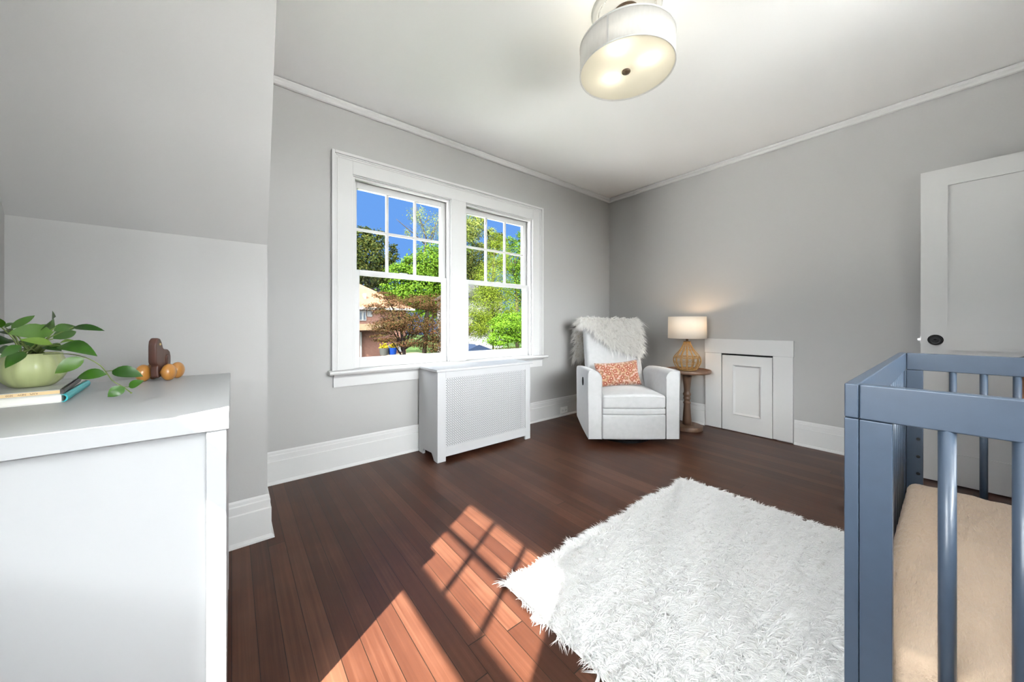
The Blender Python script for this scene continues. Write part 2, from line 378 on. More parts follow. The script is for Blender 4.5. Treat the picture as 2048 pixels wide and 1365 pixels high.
def window_unit(root, x0, x1, z0, z1, lower, upper, first):
    # jamb liner, stops, blind stop
    bm = boxes((x0 - .02, x0, -.004, .155, z0 - .03, z1 + .02), (x1, x1 + .02, -.004, .155, z0 - .03, z1 + .02), (x0, x1, -.004, .155, z1, z1 + .02), (x0, x1, .03, .17, z0 - .05, z0))
    obj('jamb', bm, TRIM, root, local=True)
    st = .016
    bm = boxes((x0, x0 + st, .004, .034, z0, z1), (x1 - st, x1, .004, .034, z0, z1), (x0 + st, x1 - st, .004, .034, z1 - st, z1))
    obj('stop_bead', bm, TRIM, root, local=True, bevel=.003)
    sash(root, 'lower_sash', x0 + .001, x1 - .001, z0, lower[3] + .036, .036, .074, lower, False)
    sash(root, 'upper_sash', x0 + .001, x1 - .001, upper[2] - .040, z1 - .002, .078, .116, upper, True)
    bm = boxes((-.012 + (x0 + x1) / 2 - .02, (x0 + x1) / 2 + .032, .04, .076, lower[3] + .036, lower[3] + .046)); obj('sash_lock', bm, TRIM, root, local=True, bevel=.003)
w1 = struct(empty('window_1', (0, YA, 0)))
window_unit(w1, WL[0], WL[1], .70, 2.108, (.746, 1.436, .776, 1.394), (.737, 1.436, 1.44, 2.055), True)
window_unit(w1, WR[0], WR[1], .70, 2.108, (1.695, 2.384, .776, 1.394), (1.695, 2.384, 1.44, 2.055), False)
def casing_profile(bm, pts, closed=False):
    pass
# casing: flat boards with a back band and an inner bead
def casing(root, x0, x1, z0, z1, mids=()):
    wd = .141
    bm = boxes((x0 - wd, x0 - .006, -.02, 0, z0, z1 + wd), (x1 + .006, x1 + wd, -.02, 0, z0, z1 + wd), (x0 - .006, x1 + .006, -.02, 0, z1 + .006, z1 + wd))
    for a, b in mids: box(bm, a + .006, b - .006, -.02, 0, z0, z1 + .006)
    c = obj('casing', bm, TRIM, root, local=True, bevel=.002)
    bm = boxes((x0 - wd - .004, x0 - wd + .016, -.034, 0, z0, z1 + wd + .004), (x1 + wd - .016, x1 + wd + .004, -.034, 0, z0, z1 + wd + .004), (x0 - wd + .016, x1 + wd - .016, -.034, 0, z1 + wd - .016, z1 + wd + .004))
    for k, q in ((.026, .026), (.040, .0235)):      # stepped mouldings inside the back band
        box(bm, x0 - wd + k - .010, x0 - wd + k, -q, 0, z0, z1 + wd - k); box(bm, x1 + wd - k, x1 + wd - k + .010, -q, 0, z0, z1 + wd - k)
        box(bm, x0 - wd + k, x1 + wd - k, -q, 0, z1 + wd - k, z1 + wd - k + .010)
    obj('back_band', bm, TRIM, root, local=True, bevel=.003)
casing(w1, WL[0], WR[1], .70, 2.108, [(WL[1], WR[0])])
def stool(root, x0, x1, z, depth=.075):
    bm = bmesh.new()
    prism(bm, [(-depth, z - .022), (-depth - .006, z - .013), (-depth - .003, z - .003), (-depth + .006, z), (.036, z), (.036, z - .026), (-depth + .004, z - .026)], 'x', x0, x1)
    obj('sill', bm, TRIM, root, local=True, smooth=False)
    bm = bmesh.new()
    prism(bm, [(0, z - .026), (-.046, z - .026), (-.044, z - .034), (-.026, z - .046), (-.021, z - .054), (-.020, z - .118), (0, z - .118)], 'x', x0 + .034, x1 - .034)
    obj('apron', bm, TRIM, root, local=True)
stool(w1, .523, 2.604, .70)
w2 = struct(empty('window_2', (XL, 0, 0), PI / 2))
window_unit(w2, LWY[0], LWY[1], LWZ[0], LWZ[1], (-.10, .63, .85, 1.40), (-.10, .63, 1.551, 2.08), True)
casing(w2, LWY[0], LWY[1], LWZ[0], LWZ[1]); stool(w2, LWY[0] - .16, LWY[1] + .16, LWZ[0])

w3 = struct(empty('added_fill_window', (1.30, YB, 0), PI))  # unseen window added in the back wall to light the walls opposite
window_unit(w3, -1.20, -.02, BWZ[0], BWZ[1], (-1.15, -.07, 1.015, 1.55), (-1.15, -.07, 1.62, 2.19), True)
window_unit(w3, .02, 1.20, BWZ[0], BWZ[1], (.07, 1.15, 1.015, 1.55), (.07, 1.15, 1.62, 2.19), True)
casing(w3, -1.20, 1.20, BWZ[0], BWZ[1], [(-.02, .02)]); stool(w3, -1.36, 1.36, BWZ[0])

# ------------------------------------------------------------------ doors
DX = 3.58
d1 = struct(empty('door_1', (DX, .122, 0)))
y0, y1 = .122 - .79, .122; th = .036
rails = [(.008, .202), (.86, .99), (1.918, 2.030)]; stl = .113
bm = boxes((DX, DX + th, y0, y0 + stl, .008, 2.03), (DX, DX + th, y1 - stl, y1, .008, 2.03), *[(DX, DX + th, y0 + stl, y1 - stl, a, b) for a, b in rails])
obj('leaf_frame', bm, TRIM, d1)
obj('panel', boxes((DX + .012, DX + .024, y0 + stl - .01, y1 - stl + .01, .195, .87)), TRIM, d1)
obj('panel', boxes((DX + .012, DX + .024, y0 + stl - .01, y1 - stl + .01, .98, 1.925)), TRIM, d1)
bm = bmesh.new(); lathe(bm, [(0, 0), (.034, 0), (.034, .004), (.03, .007), (.014, .009), (.012, .028), (.02, .034), (.0285, .044), (.030, .052), (.027, .060), (.022, .063), (.0205, .0615), (.012, .0655), (.004, .067), (.0035, .065), (0, .065)], n=32)
bm.transform(Matrix.Translation((DX, .059, .925)) @ Matrix.Rotation(-PI / 2, 4, 'Y'))
obj('door_knob', bm, DKMETAL, d1, smooth=True)
obj('latch', boxes((DX + .008, DX + .028, .120, .1235, .895, .957), (DX + .012, DX + .024, .122, .136, .919, .933)), STEEL, d1)
bm = bmesh.new()
for hz in (.25, 1.02, 1.78): tube(bm, [(DX + .002, y0 - .006, hz - .05), (DX + .002, y0 - .006, hz + .05)], .007, 10)
obj('hinge', bm, STEEL, d1)
# frame of the doorway in the back wall
d3 = struct(empty('door_3', (3.19, YB, 0)))
obj('jamb', boxes((2.78, 2.80, YB - .14, YB, 0, 2.05), (3.58, 3.60, YB - .14, YB, 0, 2.05), (2.80, 3.58, YB - .14, YB, 2.03, 2.05)), TRIM, d3)
obj('casing', boxes((2.665, 2.79, YB, YB + .02, 0, 2.17), (3.59, 3.715, YB, YB + .02, 0, 2.17), (2.79, 3.59, YB, YB + .02, 2.04, 2.17)), TRIM, d3)
# small cupboard door in the right wall
d2 = struct(empty('door_2', (XB, 1.19, 0)))
cf = 3.744
obj('casing_stile', boxes((cf, XB, 1.400, 1.548, .006, .742)), TRIM, d2, bevel=.002)
obj('casing_stile', boxes((cf, XB, .838, .981, .010, .742)), TRIM, d2, bevel=.002)
obj('casing_head', boxes((cf - .003, XB, .833, 1.552, .743, .883)), TRIM, d2, bevel=.002)
obj('recess', boxes((XB + .03, XB + .04, .945, 1.435, -.02, .78)), BLACK, d2)
lf = 3.749
ly0, ly1, lz0, lz1 = .986, 1.393, .006, .726; py0, py1, pz0, pz1 = 1.070, 1.303, .163, .640
bm = boxes((lf, lf + .03, ly0, py0, lz0, lz1), (lf, lf + .03, py1, ly1, lz0, lz1), (lf, lf + .03, py0, py1, lz0, pz0), (lf, lf + .03, py0, py1, pz1, lz1))
obj('leaf_frame', bm, TRIM, d2)
bm = bmesh.new()      # raked moulding around a flat panel
def ringm(bm, rects):
    rs = [[bm.verts.new(p) for p in ((x, a, c), (x, b, c), (x, b, d), (x, a, d))] for x, a, b, c, d in rects]
    for A, B in zip(rs, rs[1:]):
        for i in range(4): bm.faces.new((A[i], A[(i + 1) % 4], B[(i + 1) % 4], B[i]))
    bm.faces.new(rs[-1])
e = .004
ringm(bm, [(lf + .001, py0 - .001, py1 + .001, pz0 - .001, pz1 + .001), (lf - .005, py0 + e, py1 - e, pz0 + e, pz1 - e), (lf + .002, py0 + 2 * e, py1 - 2 * e, pz0 + 2 * e, pz1 - 2 * e), (lf + .014, py0 + .02, py1 - .02, pz0 + .02, pz1 - .02)])
obj('panel', bm, TRIM, d2)

# ------------------------------------------------------------------ electrical outlet on the base board
o_ = tag(empty('electrical_outlet', (2.905, 2.705, .064)), 'white electrical outlet set sideways in the baseboard by the armchair', 'outlet')
obj('cover_plate', boxes((2.848, 2.962, 2.6985, 2.7055, .029, .099)), OUTL, o_, bevel=.002)
for cx in (2.880, 2.930):
    bm = bmesh.new(); lathe(bm, [(0, 0), (.0165, 0), (.0165, .003), (0, .003)], n=24); bm.transform(Matrix.Translation((cx, 2.6990, .064)) @ Matrix.Rotation(PI / 2, 4, 'X'))
    r_ = obj('socket', bm, OUTL, o_)
    obj('slot', boxes((cx - .008, cx + .002, 2.6952, 2.697, .0695, .0715), (cx - .008, cx + .004, 2.6952, 2.697, .0555, .0580), (cx + .007, cx + .012, 2.6952, 2.697, .0615, .0665)), BLACK, r_)

# ------------------------------------------------------------------ dresser (stands against the left wall, its end faces the room)
dr = tag(empty('dresser', (-.31, 1.385, 0)), 'white dresser with a thick plain top, holding the plant, books and toy', 'dresser')
dx0, dx1, dy0, dy1 = -.598, -.004, .998, 1.768
obj('top', boxes((dx0, dx1, dy0, dy1, .797, .837)), DRW, dr, bevel=.002)
bx1 = dx1 - .005
obj('stile', boxes((bx1 - .034, bx1, dy0 + .003, dy0 + .04, 0, .797)), DRW, dr, bevel=.0015)
obj('stile', boxes((dx0 + .004, dx0 + .038, dy0 + .003, dy0 + .04, 0, .797)), DRW, dr, bevel=.0015)
obj('side_panel', boxes((dx0 + .038, bx1 - .034, dy0 + .012, dy0 + .03, .05, .797)), DRW, dr)
obj('carcass', boxes((dx0 + .004, bx1 - .02, dy0 + .04, dy1 - .004, .06, .797)), DRW, dr)
obj('side_panel', boxes((dx0 + .038, bx1, dy1 - .022, dy1 - .004, 0, .797)), DRW, dr)
obj('plinth', boxes((dx0 + .02, bx1 - .04, dy0 + .05, dy1 - .03, 0, .06)), DRW, dr)
for a, b in ((.075, .305), (.313, .545), (.553, .785)):
    obj('drawer', boxes((bx1 - .02, bx1 - .001, dy0 + .044, dy1 - .026, a, b)), DRW, dr, bevel=.002)

# ------------------------------------------------------------------ books
ZT = .837
def book(name, label, corner, ang, wid, length, z0, thick, cover, spine, pages, round_spine):
    """corner = front right corner; book runs back along +y' (length) and left along -x' (wid); spine on the right"""
    r = empty(name, (corner[0], corner[1], z0), ang); tag(r, label, 'book', 'books under the plant pot'); c = .0018 if not round_spine else .0025
    obj('cover', boxes((-wid, -.002, 0, length, 0, c)), cover, r, local=True)
    obj('cover', boxes((-wid, -.002, 0, length, thick - c, thick)), cover, r, local=True)
    ins = .004
    obj('pages', boxes((-wid + ins, -.006, ins if round_spine else .0005, length - ins, c, thick - c)), pages, r, local=True)
    bm = bmesh.new()
    if round_spine:
        pts = [(-.006, 0)] + [(-.002 + .007 * math.cos(a), thick / 2 + thick / 2 * math.sin(a)) for a in np.linspace(-PI / 2, PI / 2, 9)] + [(-.006, thick), (-.006, thick - .002)] + [(-.004 + .006 * math.cos(a), thick / 2 + (thick / 2 - .002) * math.sin(a)) for a in np.linspace(PI / 2, -PI / 2, 9)] + [(-.006, .002)]
    else: pts = [(-.006, 0), (0, 0), (.001, thick / 2), (0, thick), (-.006, thick)]
    prism(bm, pts, 'y', 0, length); obj('spine', bm, spine, r, local=True)
    return r
b1 = book('book', 'teal hardcover book lying flat, lower of the two under the plant', (-.322, 1.366), math.radians(4.5), .30, .29, ZT, .0195, mat('book_board', (.62, .61, .57), .5), TEAL, PAGEW, True)
b2 = book('book', 'thin paperback with cream stamped page edges, upper of the two under the plant', (-.325, 1.372), math.radians(6.5), .27, .265, ZT + .0195, .0115, BOOKC, BOOKK, PAGEY, False)
def text_mesh(body, size):
    cu = bpy.data.curves.new('t', 'FONT'); cu.body = body; cu.size = size; cu.extrude = .0002; cu.align_x = 'CENTER'; cu.align_y = 'CENTER'
    to = bpy.data.objects.new('t', cu); COL.objects.link(to); bpy.context.view_layer.update()
    me = bpy.data.meshes.new_from_object(to.evaluated_get(bpy.context.evaluated_depsgraph_get())); bpy.data.objects.remove(to); bpy.data.curves.remove(cu)
    bm = bmesh.new(); bm.from_mesh(me); bpy.data.meshes.remove(me); return bm
for word, xx in (('KAPL', -.045), ('NEW', -.0615), ('2020', -.0785)):
    bm = text_mesh(word, .0052)
    bm.transform(Matrix.Translation((xx, .0002, .0058)) @ Matrix.Rotation(PI / 2, 4, 'X') @ Matrix.Rotation(PI, 4, 'Z'))
    obj('stamp', bm, INK, b2, local=True)

# ------------------------------------------------------------------ potted plant on the books
ZP = ZT + .0195 + .0115
pc = at_t(66, 700, .905); PX, PY = pc.x, pc.y
pl = tag(empty('potted_plant', (PX, PY, ZP)), 'leafy green trailing plant in a ribbed pale green pot on two books', 'plant')
wob = lambda a, z: 1 + .055 * (abs(math.sin(a * 6.5)) ** .6 - .6)
bm = bmesh.new()
lathe(bm, [(0, 0), (.028, 0), (.036, .004), (.046, .015), (.0535, .030), (.0562, .043), (.0555, .056), (.052, .068), (.048, .077), (.0475, .084), (.046, .0865), (.044, .084), (.0435, .076)], (PX, PY, ZP), 80, wob=wob)
obj('pot', bm, POT, pl, smooth=True)
bm = bmesh.new(); lathe(bm, [(0, .077), (.0435, .0765), (.0435, .073), (0, .073)], (PX, PY, ZP), 32); obj('soil', bm, SOIL, pl)
LEAFG = leafmat('plant_leaf', [(.006, .034, .002), (.014, .062, .003), (.024, .085, .004), (.042, .105, .006)], .32, .12, .5)
LEAFY = leafmat('plant_leaf_young', [(.07, .145, .008), (.09, .165, .012)], .35, .2, .5)
# leaves: base px, tip px, width px, base depth, tip depth, young
s1 = lambda x, y: (x / 5.935, 600 + y / 5.935)
s2 = lambda x, y: (x / 4.267, 600 + y / 4.267)
LV = [(s1(20, 330), s1(-60, 200), 75, .88, .86, 0), (s1(130, 350), s1(415, 185), 75, .90, .96, 0), (s1(630, 385), s1(85, 400), 190, .86, .80, 0),
      (s1(655, 325), s1(665, 200), 250, .88, .85, 0), (s1(870, 325), s1(1245, 370), 85, .93, .93, 0), (s1(640, 375), s1(905, 315), 110, .90, .95, 0),
      (s1(630, 465), s1(905, 375), 115, .92, .97, 0), (s1(620, 525), s1(225, 475), 85, .82, .78, 1), (s1(705, 522), s1(888, 485), 50, .84, .83, 1),
      (s1(715, 545), s1(1158, 672), 165, .86, .84, 0), (s1(545, 545), s1(730, 610), 120, .88, .87, 0), (s1(275, 615), s1(60, 815), 115, .82, .77, 0),
      (s1(240, 540), s1(0, 690), 90, .80, .76, 0), (s1(110, 470), s1(-80, 545), 150, .90, .86, 0), (s1(370, 560), s1(250, 480), 120, .92, .93, 0),
      (s1(330, 600), s1(420, 500), 110, .94, .96, 0), (s1(150, 600), s1(-40, 610), 120, .92, .90, 0), (s1(150, 420), s1(20, 380), 90, .92, .95, 0),
      (s1(420, 420), s1(640, 300), 110, .96, 1.0, 0), (s1(480, 470), s1(300, 560), 110, .97, .99, 0), (s1(60, 330), s1(170, 272), 40, .93, .97, 0),
      (s1(1000, 690), s1(650, 877), 150, .83, .80, 0), (s1(1265, 890), s1(915, 922), 130, .84, .83, 0),
      (s2(955, 605), s2(1222, 655), 100, .90, .92, 0), (s2(1098, 745), s2(1230, 690), 62, .86, .87, 0), (s2(1066, 748), s2(918, 830), 84, .83, .81, 0)]
def leaf(bm, a, b, w, face, droop=.12, fold=.28, n=8):
    a, b = Vector(a), Vector(b); ax = b - a; L_ = ax.length; axn = ax.normalized()
    side = axn.cross(face).normalized(); nrm = side.cross(axn).normalized()
    if nrm.dot(face) < 0: nrm = -nrm
    rows = []
    for i in range(n + 1):
        t = i / n; hw = .5 * w * (math.sin(PI * t ** .82)) ** .85 * (1 - .12 * t) if 0 < t < 1 else 0
        c = a + ax * t + nrm * (L_ * droop * math.sin(PI * t))
        if hw < 1e-5: rows.append([bm.verts.new(c)])
        else: rows.append([bm.verts.new(c - side * hw + nrm * hw * fold), bm.verts.new(c), bm.verts.new(c + side * hw + nrm * hw * fold)])
    for A, B in zip(rows, rows[1:]):
        if len(A) == 1 and len(B) == 3: bm.faces.new((A[0], B[0], B[1])); bm.faces.new((A[0], B[1], B[2]))
        elif len(A) == 3 and len(B) == 1: bm.faces.new((A[0], B[0], A[1])); bm.faces.new((A[1], B[0], A[2]))
        else: bm.faces.new((A[0], B[0], B[1], A[1])); bm.faces.new((A[1], B[1], B[2], A[2]))
bmg, bms = bmesh.new(), bmesh.new(); bmy = bmesh.new()
root = Vector((PX, PY, ZP + .078))
for i, (p, q, w, t0, t1, y) in enumerate(LV):
    a, b = at_t(*p, t0), at_t(*q, t1); sc = 5.935 if i < 23 else 4.267
    ww = 1.18 * w / sc * (t0 + t1) / 2 / F
    vw = ray(*((p[0] + q[0]) / 2, (p[1] + q[1]) / 2)).normalized(); face = (-vw * .85 + Vector((0, 0, .42)) + RT * random.uniform(-.2, .2)).normalized()
    leaf(bmy if y else bmg, a, b, ww, face, droop=random.uniform(.05, .14), fold=random.uniform(.1, .3))
    if i < 21:
        c0 = root + Vector((random.uniform(-.018, .018), random.uniform(-.018, .018), 0)); mid = (c0 + a) / 2 + Vector((0, 0, .012))
        tube(bms, [c0, mid, a], [.0019, .0016, .0012], 6)
obj('leaves', bmg, LEAFG, pl, smooth=True); obj('young_leaves', bmy, LEAFY, pl, smooth=True)
vine = [at_t(*s2(330, 468), .90), at_t(*s2(560, 461), .86), at_t(*s2(720, 490), .85), at_t(*s2(840, 550), .86), at_t(*s2(900, 610), .87), at_t(*s2(960, 690), .865), at_t(*s2(1050, 745), .855), at_t(*s2(1120, 795), .85)]
def cr_path(pts, k=6):
    P_ = [pts[0]] + pts + [pts[-1]]; out = []
    for i in range(1, len(P_) - 2):
        for j in range(k):
            t = j / k; p0, p1, p2, p3 = P_[i - 1:i + 3]
            out.append(.5 * ((2 * p1) + (p2 - p0) * t + (2 * p0 - 5 * p1 + 4 * p2 - p3) * t * t + (3 * p1 - p0 - 3 * p2 + p3) * t ** 3))
    out.append(pts[-1]); return out
vp = cr_path(vine); tube(bms, vp, .0011, 6)
for a, b in (((720, 490), s1(1000, 690)), ((900, 610), s1(1265, 890)), ((900, 610), s2(955, 605)), ((1050, 745), s2(1098, 745)), ((1050, 745), s2(1066, 748))):
    tube(bms, [at_t(*s2(*a), .86), at_t(*b, .855)], .0009, 5)
sphere(bms, vine[-1], .002, 8, 6)
obj('stems', bms, STEM, pl, smooth=True)

# ------------------------------------------------------------------ wooden toy animal
tp = at_z(315, 762, ZT); TXY = Vector((tp.x, tp.y, ZT))
ty = tag(empty('toy_animal', TXY, math.atan2(-.016, .057) * 1.0), 'dark walnut wooden toy animal on round orange wheels at dresser corner', 'toy')
WRd = .0285
def toy_body():
    bm = bmesh.new()   # outline in (depth y, height z): head at y<0, back at y>0, hole added below as a recess
    out = [(-.030, .058), (-.034, .066), (-.034, .120), (-.030, .136), (-.018, .146), (-.006, .143), (.004, .130), (.012, .112), (.022, .106), (.044, .104), (.058, .096), (.064, .078), (.064, .030), (.058, .018), (.046, .014), (.036, .020), (.032, .032), (.024, .040), (.012, .038), (.006, .030), (.004, .014), (-.010, .010), (-.020, .014), (-.022, .034), (-.020, .052)]
    prism(bm, out, 'x', -.0108, .0108); return bm
obj('body', toy_body(), TOYD, ty, local=True, bevel=.005, seg=3)
for sx in (-1, 1):
    bm = bmesh.new(); sphere(bm, (sx * .0122, .034, .068), .015, 16, 10, (.2, .7, 1.25)); obj('ear', bm, TOYD, ty, local=True, smooth=True)
    bm = bmesh.new(); lathe(bm, [(.0022, 0), (.0038, .0005), (.0042, .002), (.003, .003), (0, .0028)], n=16); bm.transform(Matrix.Translation((sx * .0106, -.012, .124)) @ Matrix.Rotation(sx * PI / 2, 4, 'Y')); obj('eye', bm, BRASS, ty, local=True, smooth=True)
    for yy in (-.008, .052):
        bm = bmesh.new(); sphere(bm, (sx * .0325, yy, WRd), WRd, 24, 14, (.66, .9, 1)); obj('wheel', bm, TOYO, ty, local=True, smooth=True)
for yy in (-.008, .052):
    bm = bmesh.new(); tube(bm, [(-.03, yy, WRd), (.03, yy, WRd)], .005, 10); obj('axle', bm, TOYO, ty, local=True)

# ------------------------------------------------------------------ radiator cover
rc = tag(empty('radiator_cover', (1.64, 2.53, 0)), 'white radiator cover with a pierced metal front below the window', 'radiator cover')
ry0 = 2.358; rx0, rx1 = 1.184, 2.096; rzt = .673
obj('top', boxes((1.170, 2.112, 2.340, 2.648, rzt, rzt + .0175)), RADW, rc, bevel=.003)
gx0, gx1, gz0, gz1 = 1.252, 2.038, .102, .622
obj('front_stile', boxes((rx0, gx0, ry0, ry0 + .02, 0, rzt)), RADW, rc, bevel=.0015)
obj('front_stile', boxes((gx1, rx1, ry0, ry0 + .02, 0, rzt)), RADW, rc, bevel=.0015)
obj('top_rail', boxes((gx0, gx1, ry0, ry0 + .02, gz1, rzt)), RADW, rc)
obj('bottom_rail', boxes((gx0, gx1, ry0, ry0 + .02, .034, gz0)), RADW, rc)
def side(x0, x1):
    bm = bmesh.new(); yb = 2.688
    prism(bm, [(ry0 + .02, 0), (ry0 + .02, rzt), (yb, rzt), (yb, .0), (yb - .075, 0), (yb - .075, .022), (yb - .085, .04), (ry0 + .1, .05), (ry0 + .075, .022), (ry0 + .06, .002)], 'x', x0, x1); return bm
obj('side_panel', side(rx0, rx0 + .02), RADW, rc); obj('side_panel', side(rx1 - .02, rx1), RADW, rc)
obj('inner_shade_sheet', boxes((gx0 - .04, gx1 + .04, ry0 + .1, ry0 + .11, .06, .66)), mat('inside_shade', (.02, .02, .02), .9), rc)  # dark sheet stands in for the shade inside the cover
# pierced sheet: round pads joined by fine links
def grille_mesh():
    nx, nz = 42, 28; px, pz = (gx1 - gx0) / nx, (gz1 - gz0) / nz; y = ry0 + .006
    V, Q = [], []
    def disc(cx, cz, r, n=8, ph=PI / 8, dy=0):
        b = len(V)
        for k in range(n): V.append((cx + r * px * math.cos(ph + 2 * PI * k / n), y + dy, cz + r * pz * math.sin(ph + 2 * PI * k / n)))
        Q.append(tuple(range(b, b + n)))
    for i in range(nx):
        for j in range(nz):
            cx, cz = gx0 + (i + .5) * px, gz0 + (j + .5) * pz
            disc(cx, cz, .445)
    for i in range(nx + 1):
        for j in range(nz + 1): disc(gx0 + i * px, gz0 + j * pz, .25, dy=.0009)
    for i in range(nx):                      # diagonal links pad -> node
        for j in range(nz):
            cx, cz = gx0 + (i + .5) * px, gz0 + (j + .5) * pz
            for a, c in ((1, 1), (1, -1)):
                b = len(V); dx, dz = a * px / 2, c * pz / 2; ox, oz = -c * px * .10, a * pz * .10
                yy = y + (.0016 if c > 0 else .0024); V.extend([(cx - dx + ox, yy, cz - dz + oz), (cx + dx + ox, yy, cz + dz + oz), (cx + dx - ox, yy, cz + dz - oz), (cx - dx - ox, yy, cz - dz - oz)]); Q.append((b, b + 1, b + 2, b + 3))
    return V, Q
V, Q = grille_mesh()
bm = bmesh.new(); vs = [bm.verts.new(p) for p in V]
for q in Q:
    q = list(dict.fromkeys(q))
    if len(q) >= 3:
        try: bm.faces.new([vs[i] for i in q])
        except ValueError: pass
g_ = obj('grille', bm, RADW, rc)
sd = g_.modifiers.new('thick', 'SOLIDIFY'); sd.thickness = .0006; sd.offset = 0

# ------------------------------------------------------------------ recliner armchair (local: x right, y back, z up; seen straight on)
CS, CT = 1.0307, 3.30
C0 = W(CS, CT, 0); CRZ = -YAW
ch = tag(empty('recliner_armchair', C0, CRZ), 'pale grey upholstered swivel recliner armchair in the far corner', 'armchair')
yf = -.34; hw = .3845
def arm(sx):
    bm = bmesh.new(); n = 8
    def profile(zb, zt):
        o = [(hw, zb), (hw + .004, zt - .03), (hw, zt - .006), (hw - .012, zt)]
        r = .075; i0 = hw - .113
        o += [(i0 + r - r * math.sin(a), zt - r + r * math.cos(a)) for a in np.linspace(.15, PI / 2, n)]
        o += [(i0, zb)]
        return o
    rows = []
    for k, (y, zb, zt) in enumerate([(yf, .052, .634), (yf + .05, .05, .636), (-.1, .065, .632), (.05, .085, .624), (.20, .112, .612)]):
        rows.append([bm.verts.new((sx * x, y, z)) for x, z in profile(zb, zt)])
    m = len(rows[0])
    for A, B in zip(rows, rows[1:]):
        for i in range(m): bm.faces.new((A[i], A[(i + 1) % m], B[(i + 1) % m], B[i]))
    bm.faces.new(rows[0]); bm.faces.new(rows[-1][::-1]); return bm
for sx in (-1, 1):
    a_ = obj('armrest', arm(sx), FABRIC, ch, local=True, bevel=.007, seg=3)
    prf = [(hw, .054), (hw + .004, .604), (hw, .628), (hw - .012, .634)] + [(hw - .113 + .075 - .075 * math.sin(a), .559 + .075 * math.cos(a)) for a in np.linspace(.15, PI / 2, 8)] + [(hw - .113, .054)]
    bm = bmesh.new(); tube(bm, [(sx * x, yf - .001, z) for x, z in prf], .0032, 6); obj('piping', bm, FABRIC, a_, local=True, smooth=True)
bm = bmesh.new(); lathe(bm, [(0, 0), (.013, 0), (.013, .004), (0, .005)], n=20)
bm.transform(Matrix.Translation((-hw - .004, -.135, .512)) @ Matrix.Scale(1.9, 4, (0, 0, 1)) @ Matrix.Scale(1.5, 4) @ Matrix.Rotation(-PI / 2, 4, 'Y')); obj('control_button', bm, DKMETAL, ch, local=True)
iw = hw - .113 - .004
def cushion(z0, z1, y0, y1, crown, r=.02):
    bm = bmesh.new(); rbox(bm, -iw, iw, y0, y1, z0, z1, r, 4)
    bmesh.ops.subdivide_edges(bm, edges=[e for e in bm.edges if e.calc_length() > .12], cuts=7, use_grid_fill=True)
    for v in bm.verts:
        k = max(0, 1 - (v.co.x / iw) ** 2); ky = max(0, min(1, (v.co.y - y0) / .1)) * max(0, min(1, (y1 - v.co.y) / .1 + .2))
        if v.co.z > (z0 + z1) / 2: v.co.z += crown * k * (.35 + .65 * ky)
        if v.co.y < y0 + .03: v.co.y -= .012 * k
    return bm
obj('seat_cushion', cushion(.312, .425, yf - .012, .13, .03, .022), FABRIC, ch, local=True, smooth=True)
bm = bmesh.new(); tube(bm, [(x, yf - .016 - .012 * (1 - (x / iw) ** 2), .409 + .006 * (1 - (x / iw) ** 2)) for x in np.linspace(-iw + .01, iw - .01, 15)], .0028, 6); obj('seat_piping', bm, FABRIC, ch, local=True, smooth=True)
obj('seat_front_band', cushion(.263, .314, yf - .006, .1, .0, .012), FABRIC, ch, local=True, smooth=True)
obj('footrest_panel', cushion(.054, .262, yf - .008, -.2, 0, .012), FABRIC, ch, local=True, smooth=True)
obj('body_frame', boxes((-iw - .05, iw + .05, -.24, .2, .10, .31)), FABRIC, ch, local=True, bevel=.01)
# back: slightly reclined, with rounded edges
BW = .275
def backp(x, q, d):
    """x across, q 0..1 up the back, d depth from its front face"""
    y = .10 + .27 * q; z = .36 + .68 * q
    n = Vector((0, .93, -.37)); return Vector((x, y, z)) + n * d
bm = bmesh.new(); bm2 = bmesh.new(); rbox(bm2, -BW, BW, 0, .17, 0, 1, .028, 4)
bmesh.ops.subdivide_edges(bm2, edges=[e for e in bm2.edges if e.calc_length() > .12], cuts=7, use_grid_fill=True)
for v in bm2.verts:
    q = v.co.z; w_ = 1 - .03 * q; bul = .02 * (1 - (v.co.x / BW) ** 2) * math.sin(PI * min(1, max(0, q))) if v.co.y < .05 else 0
    v.co = backp(v.co.x * w_, q, v.co.y - bul)
obj('backrest', bm2, FABRIC, ch, local=True, smooth=True); bm.free()
bm = bmesh.new()
for sx in (-1, 1): tube(bm, [backp(sx * (BW - .004) * (1 - .03 * q), q, .035) for q in np.linspace(.04, .97, 14)], .003, 6)
tube(bm, [backp(x, .985, .03) for x in np.linspace(-BW + .03, BW - .03, 10)], .003, 6)
obj('back_piping', bm, FABRIC, ch, local=True, smooth=True)
bm = bmesh.new(); lathe(bm, [(.20, 0), (.235, 0), (.235, .018), (.20, .018)], (0, -.05, 0), 40, closed=True); lathe(bm, [(0, .018), (.06, .018), (.06, .10), (0, .10)], (0, -.05, 0), 20)
for k in range(4):
    a = k * PI / 2 + .4; tube(bm, [(0, -.05, .03), (.22 * math.cos(a), -.05 + .22 * math.sin(a), .012)], .011, 8)
obj('swivel_base', bm, DKMETAL, ch, local=True)

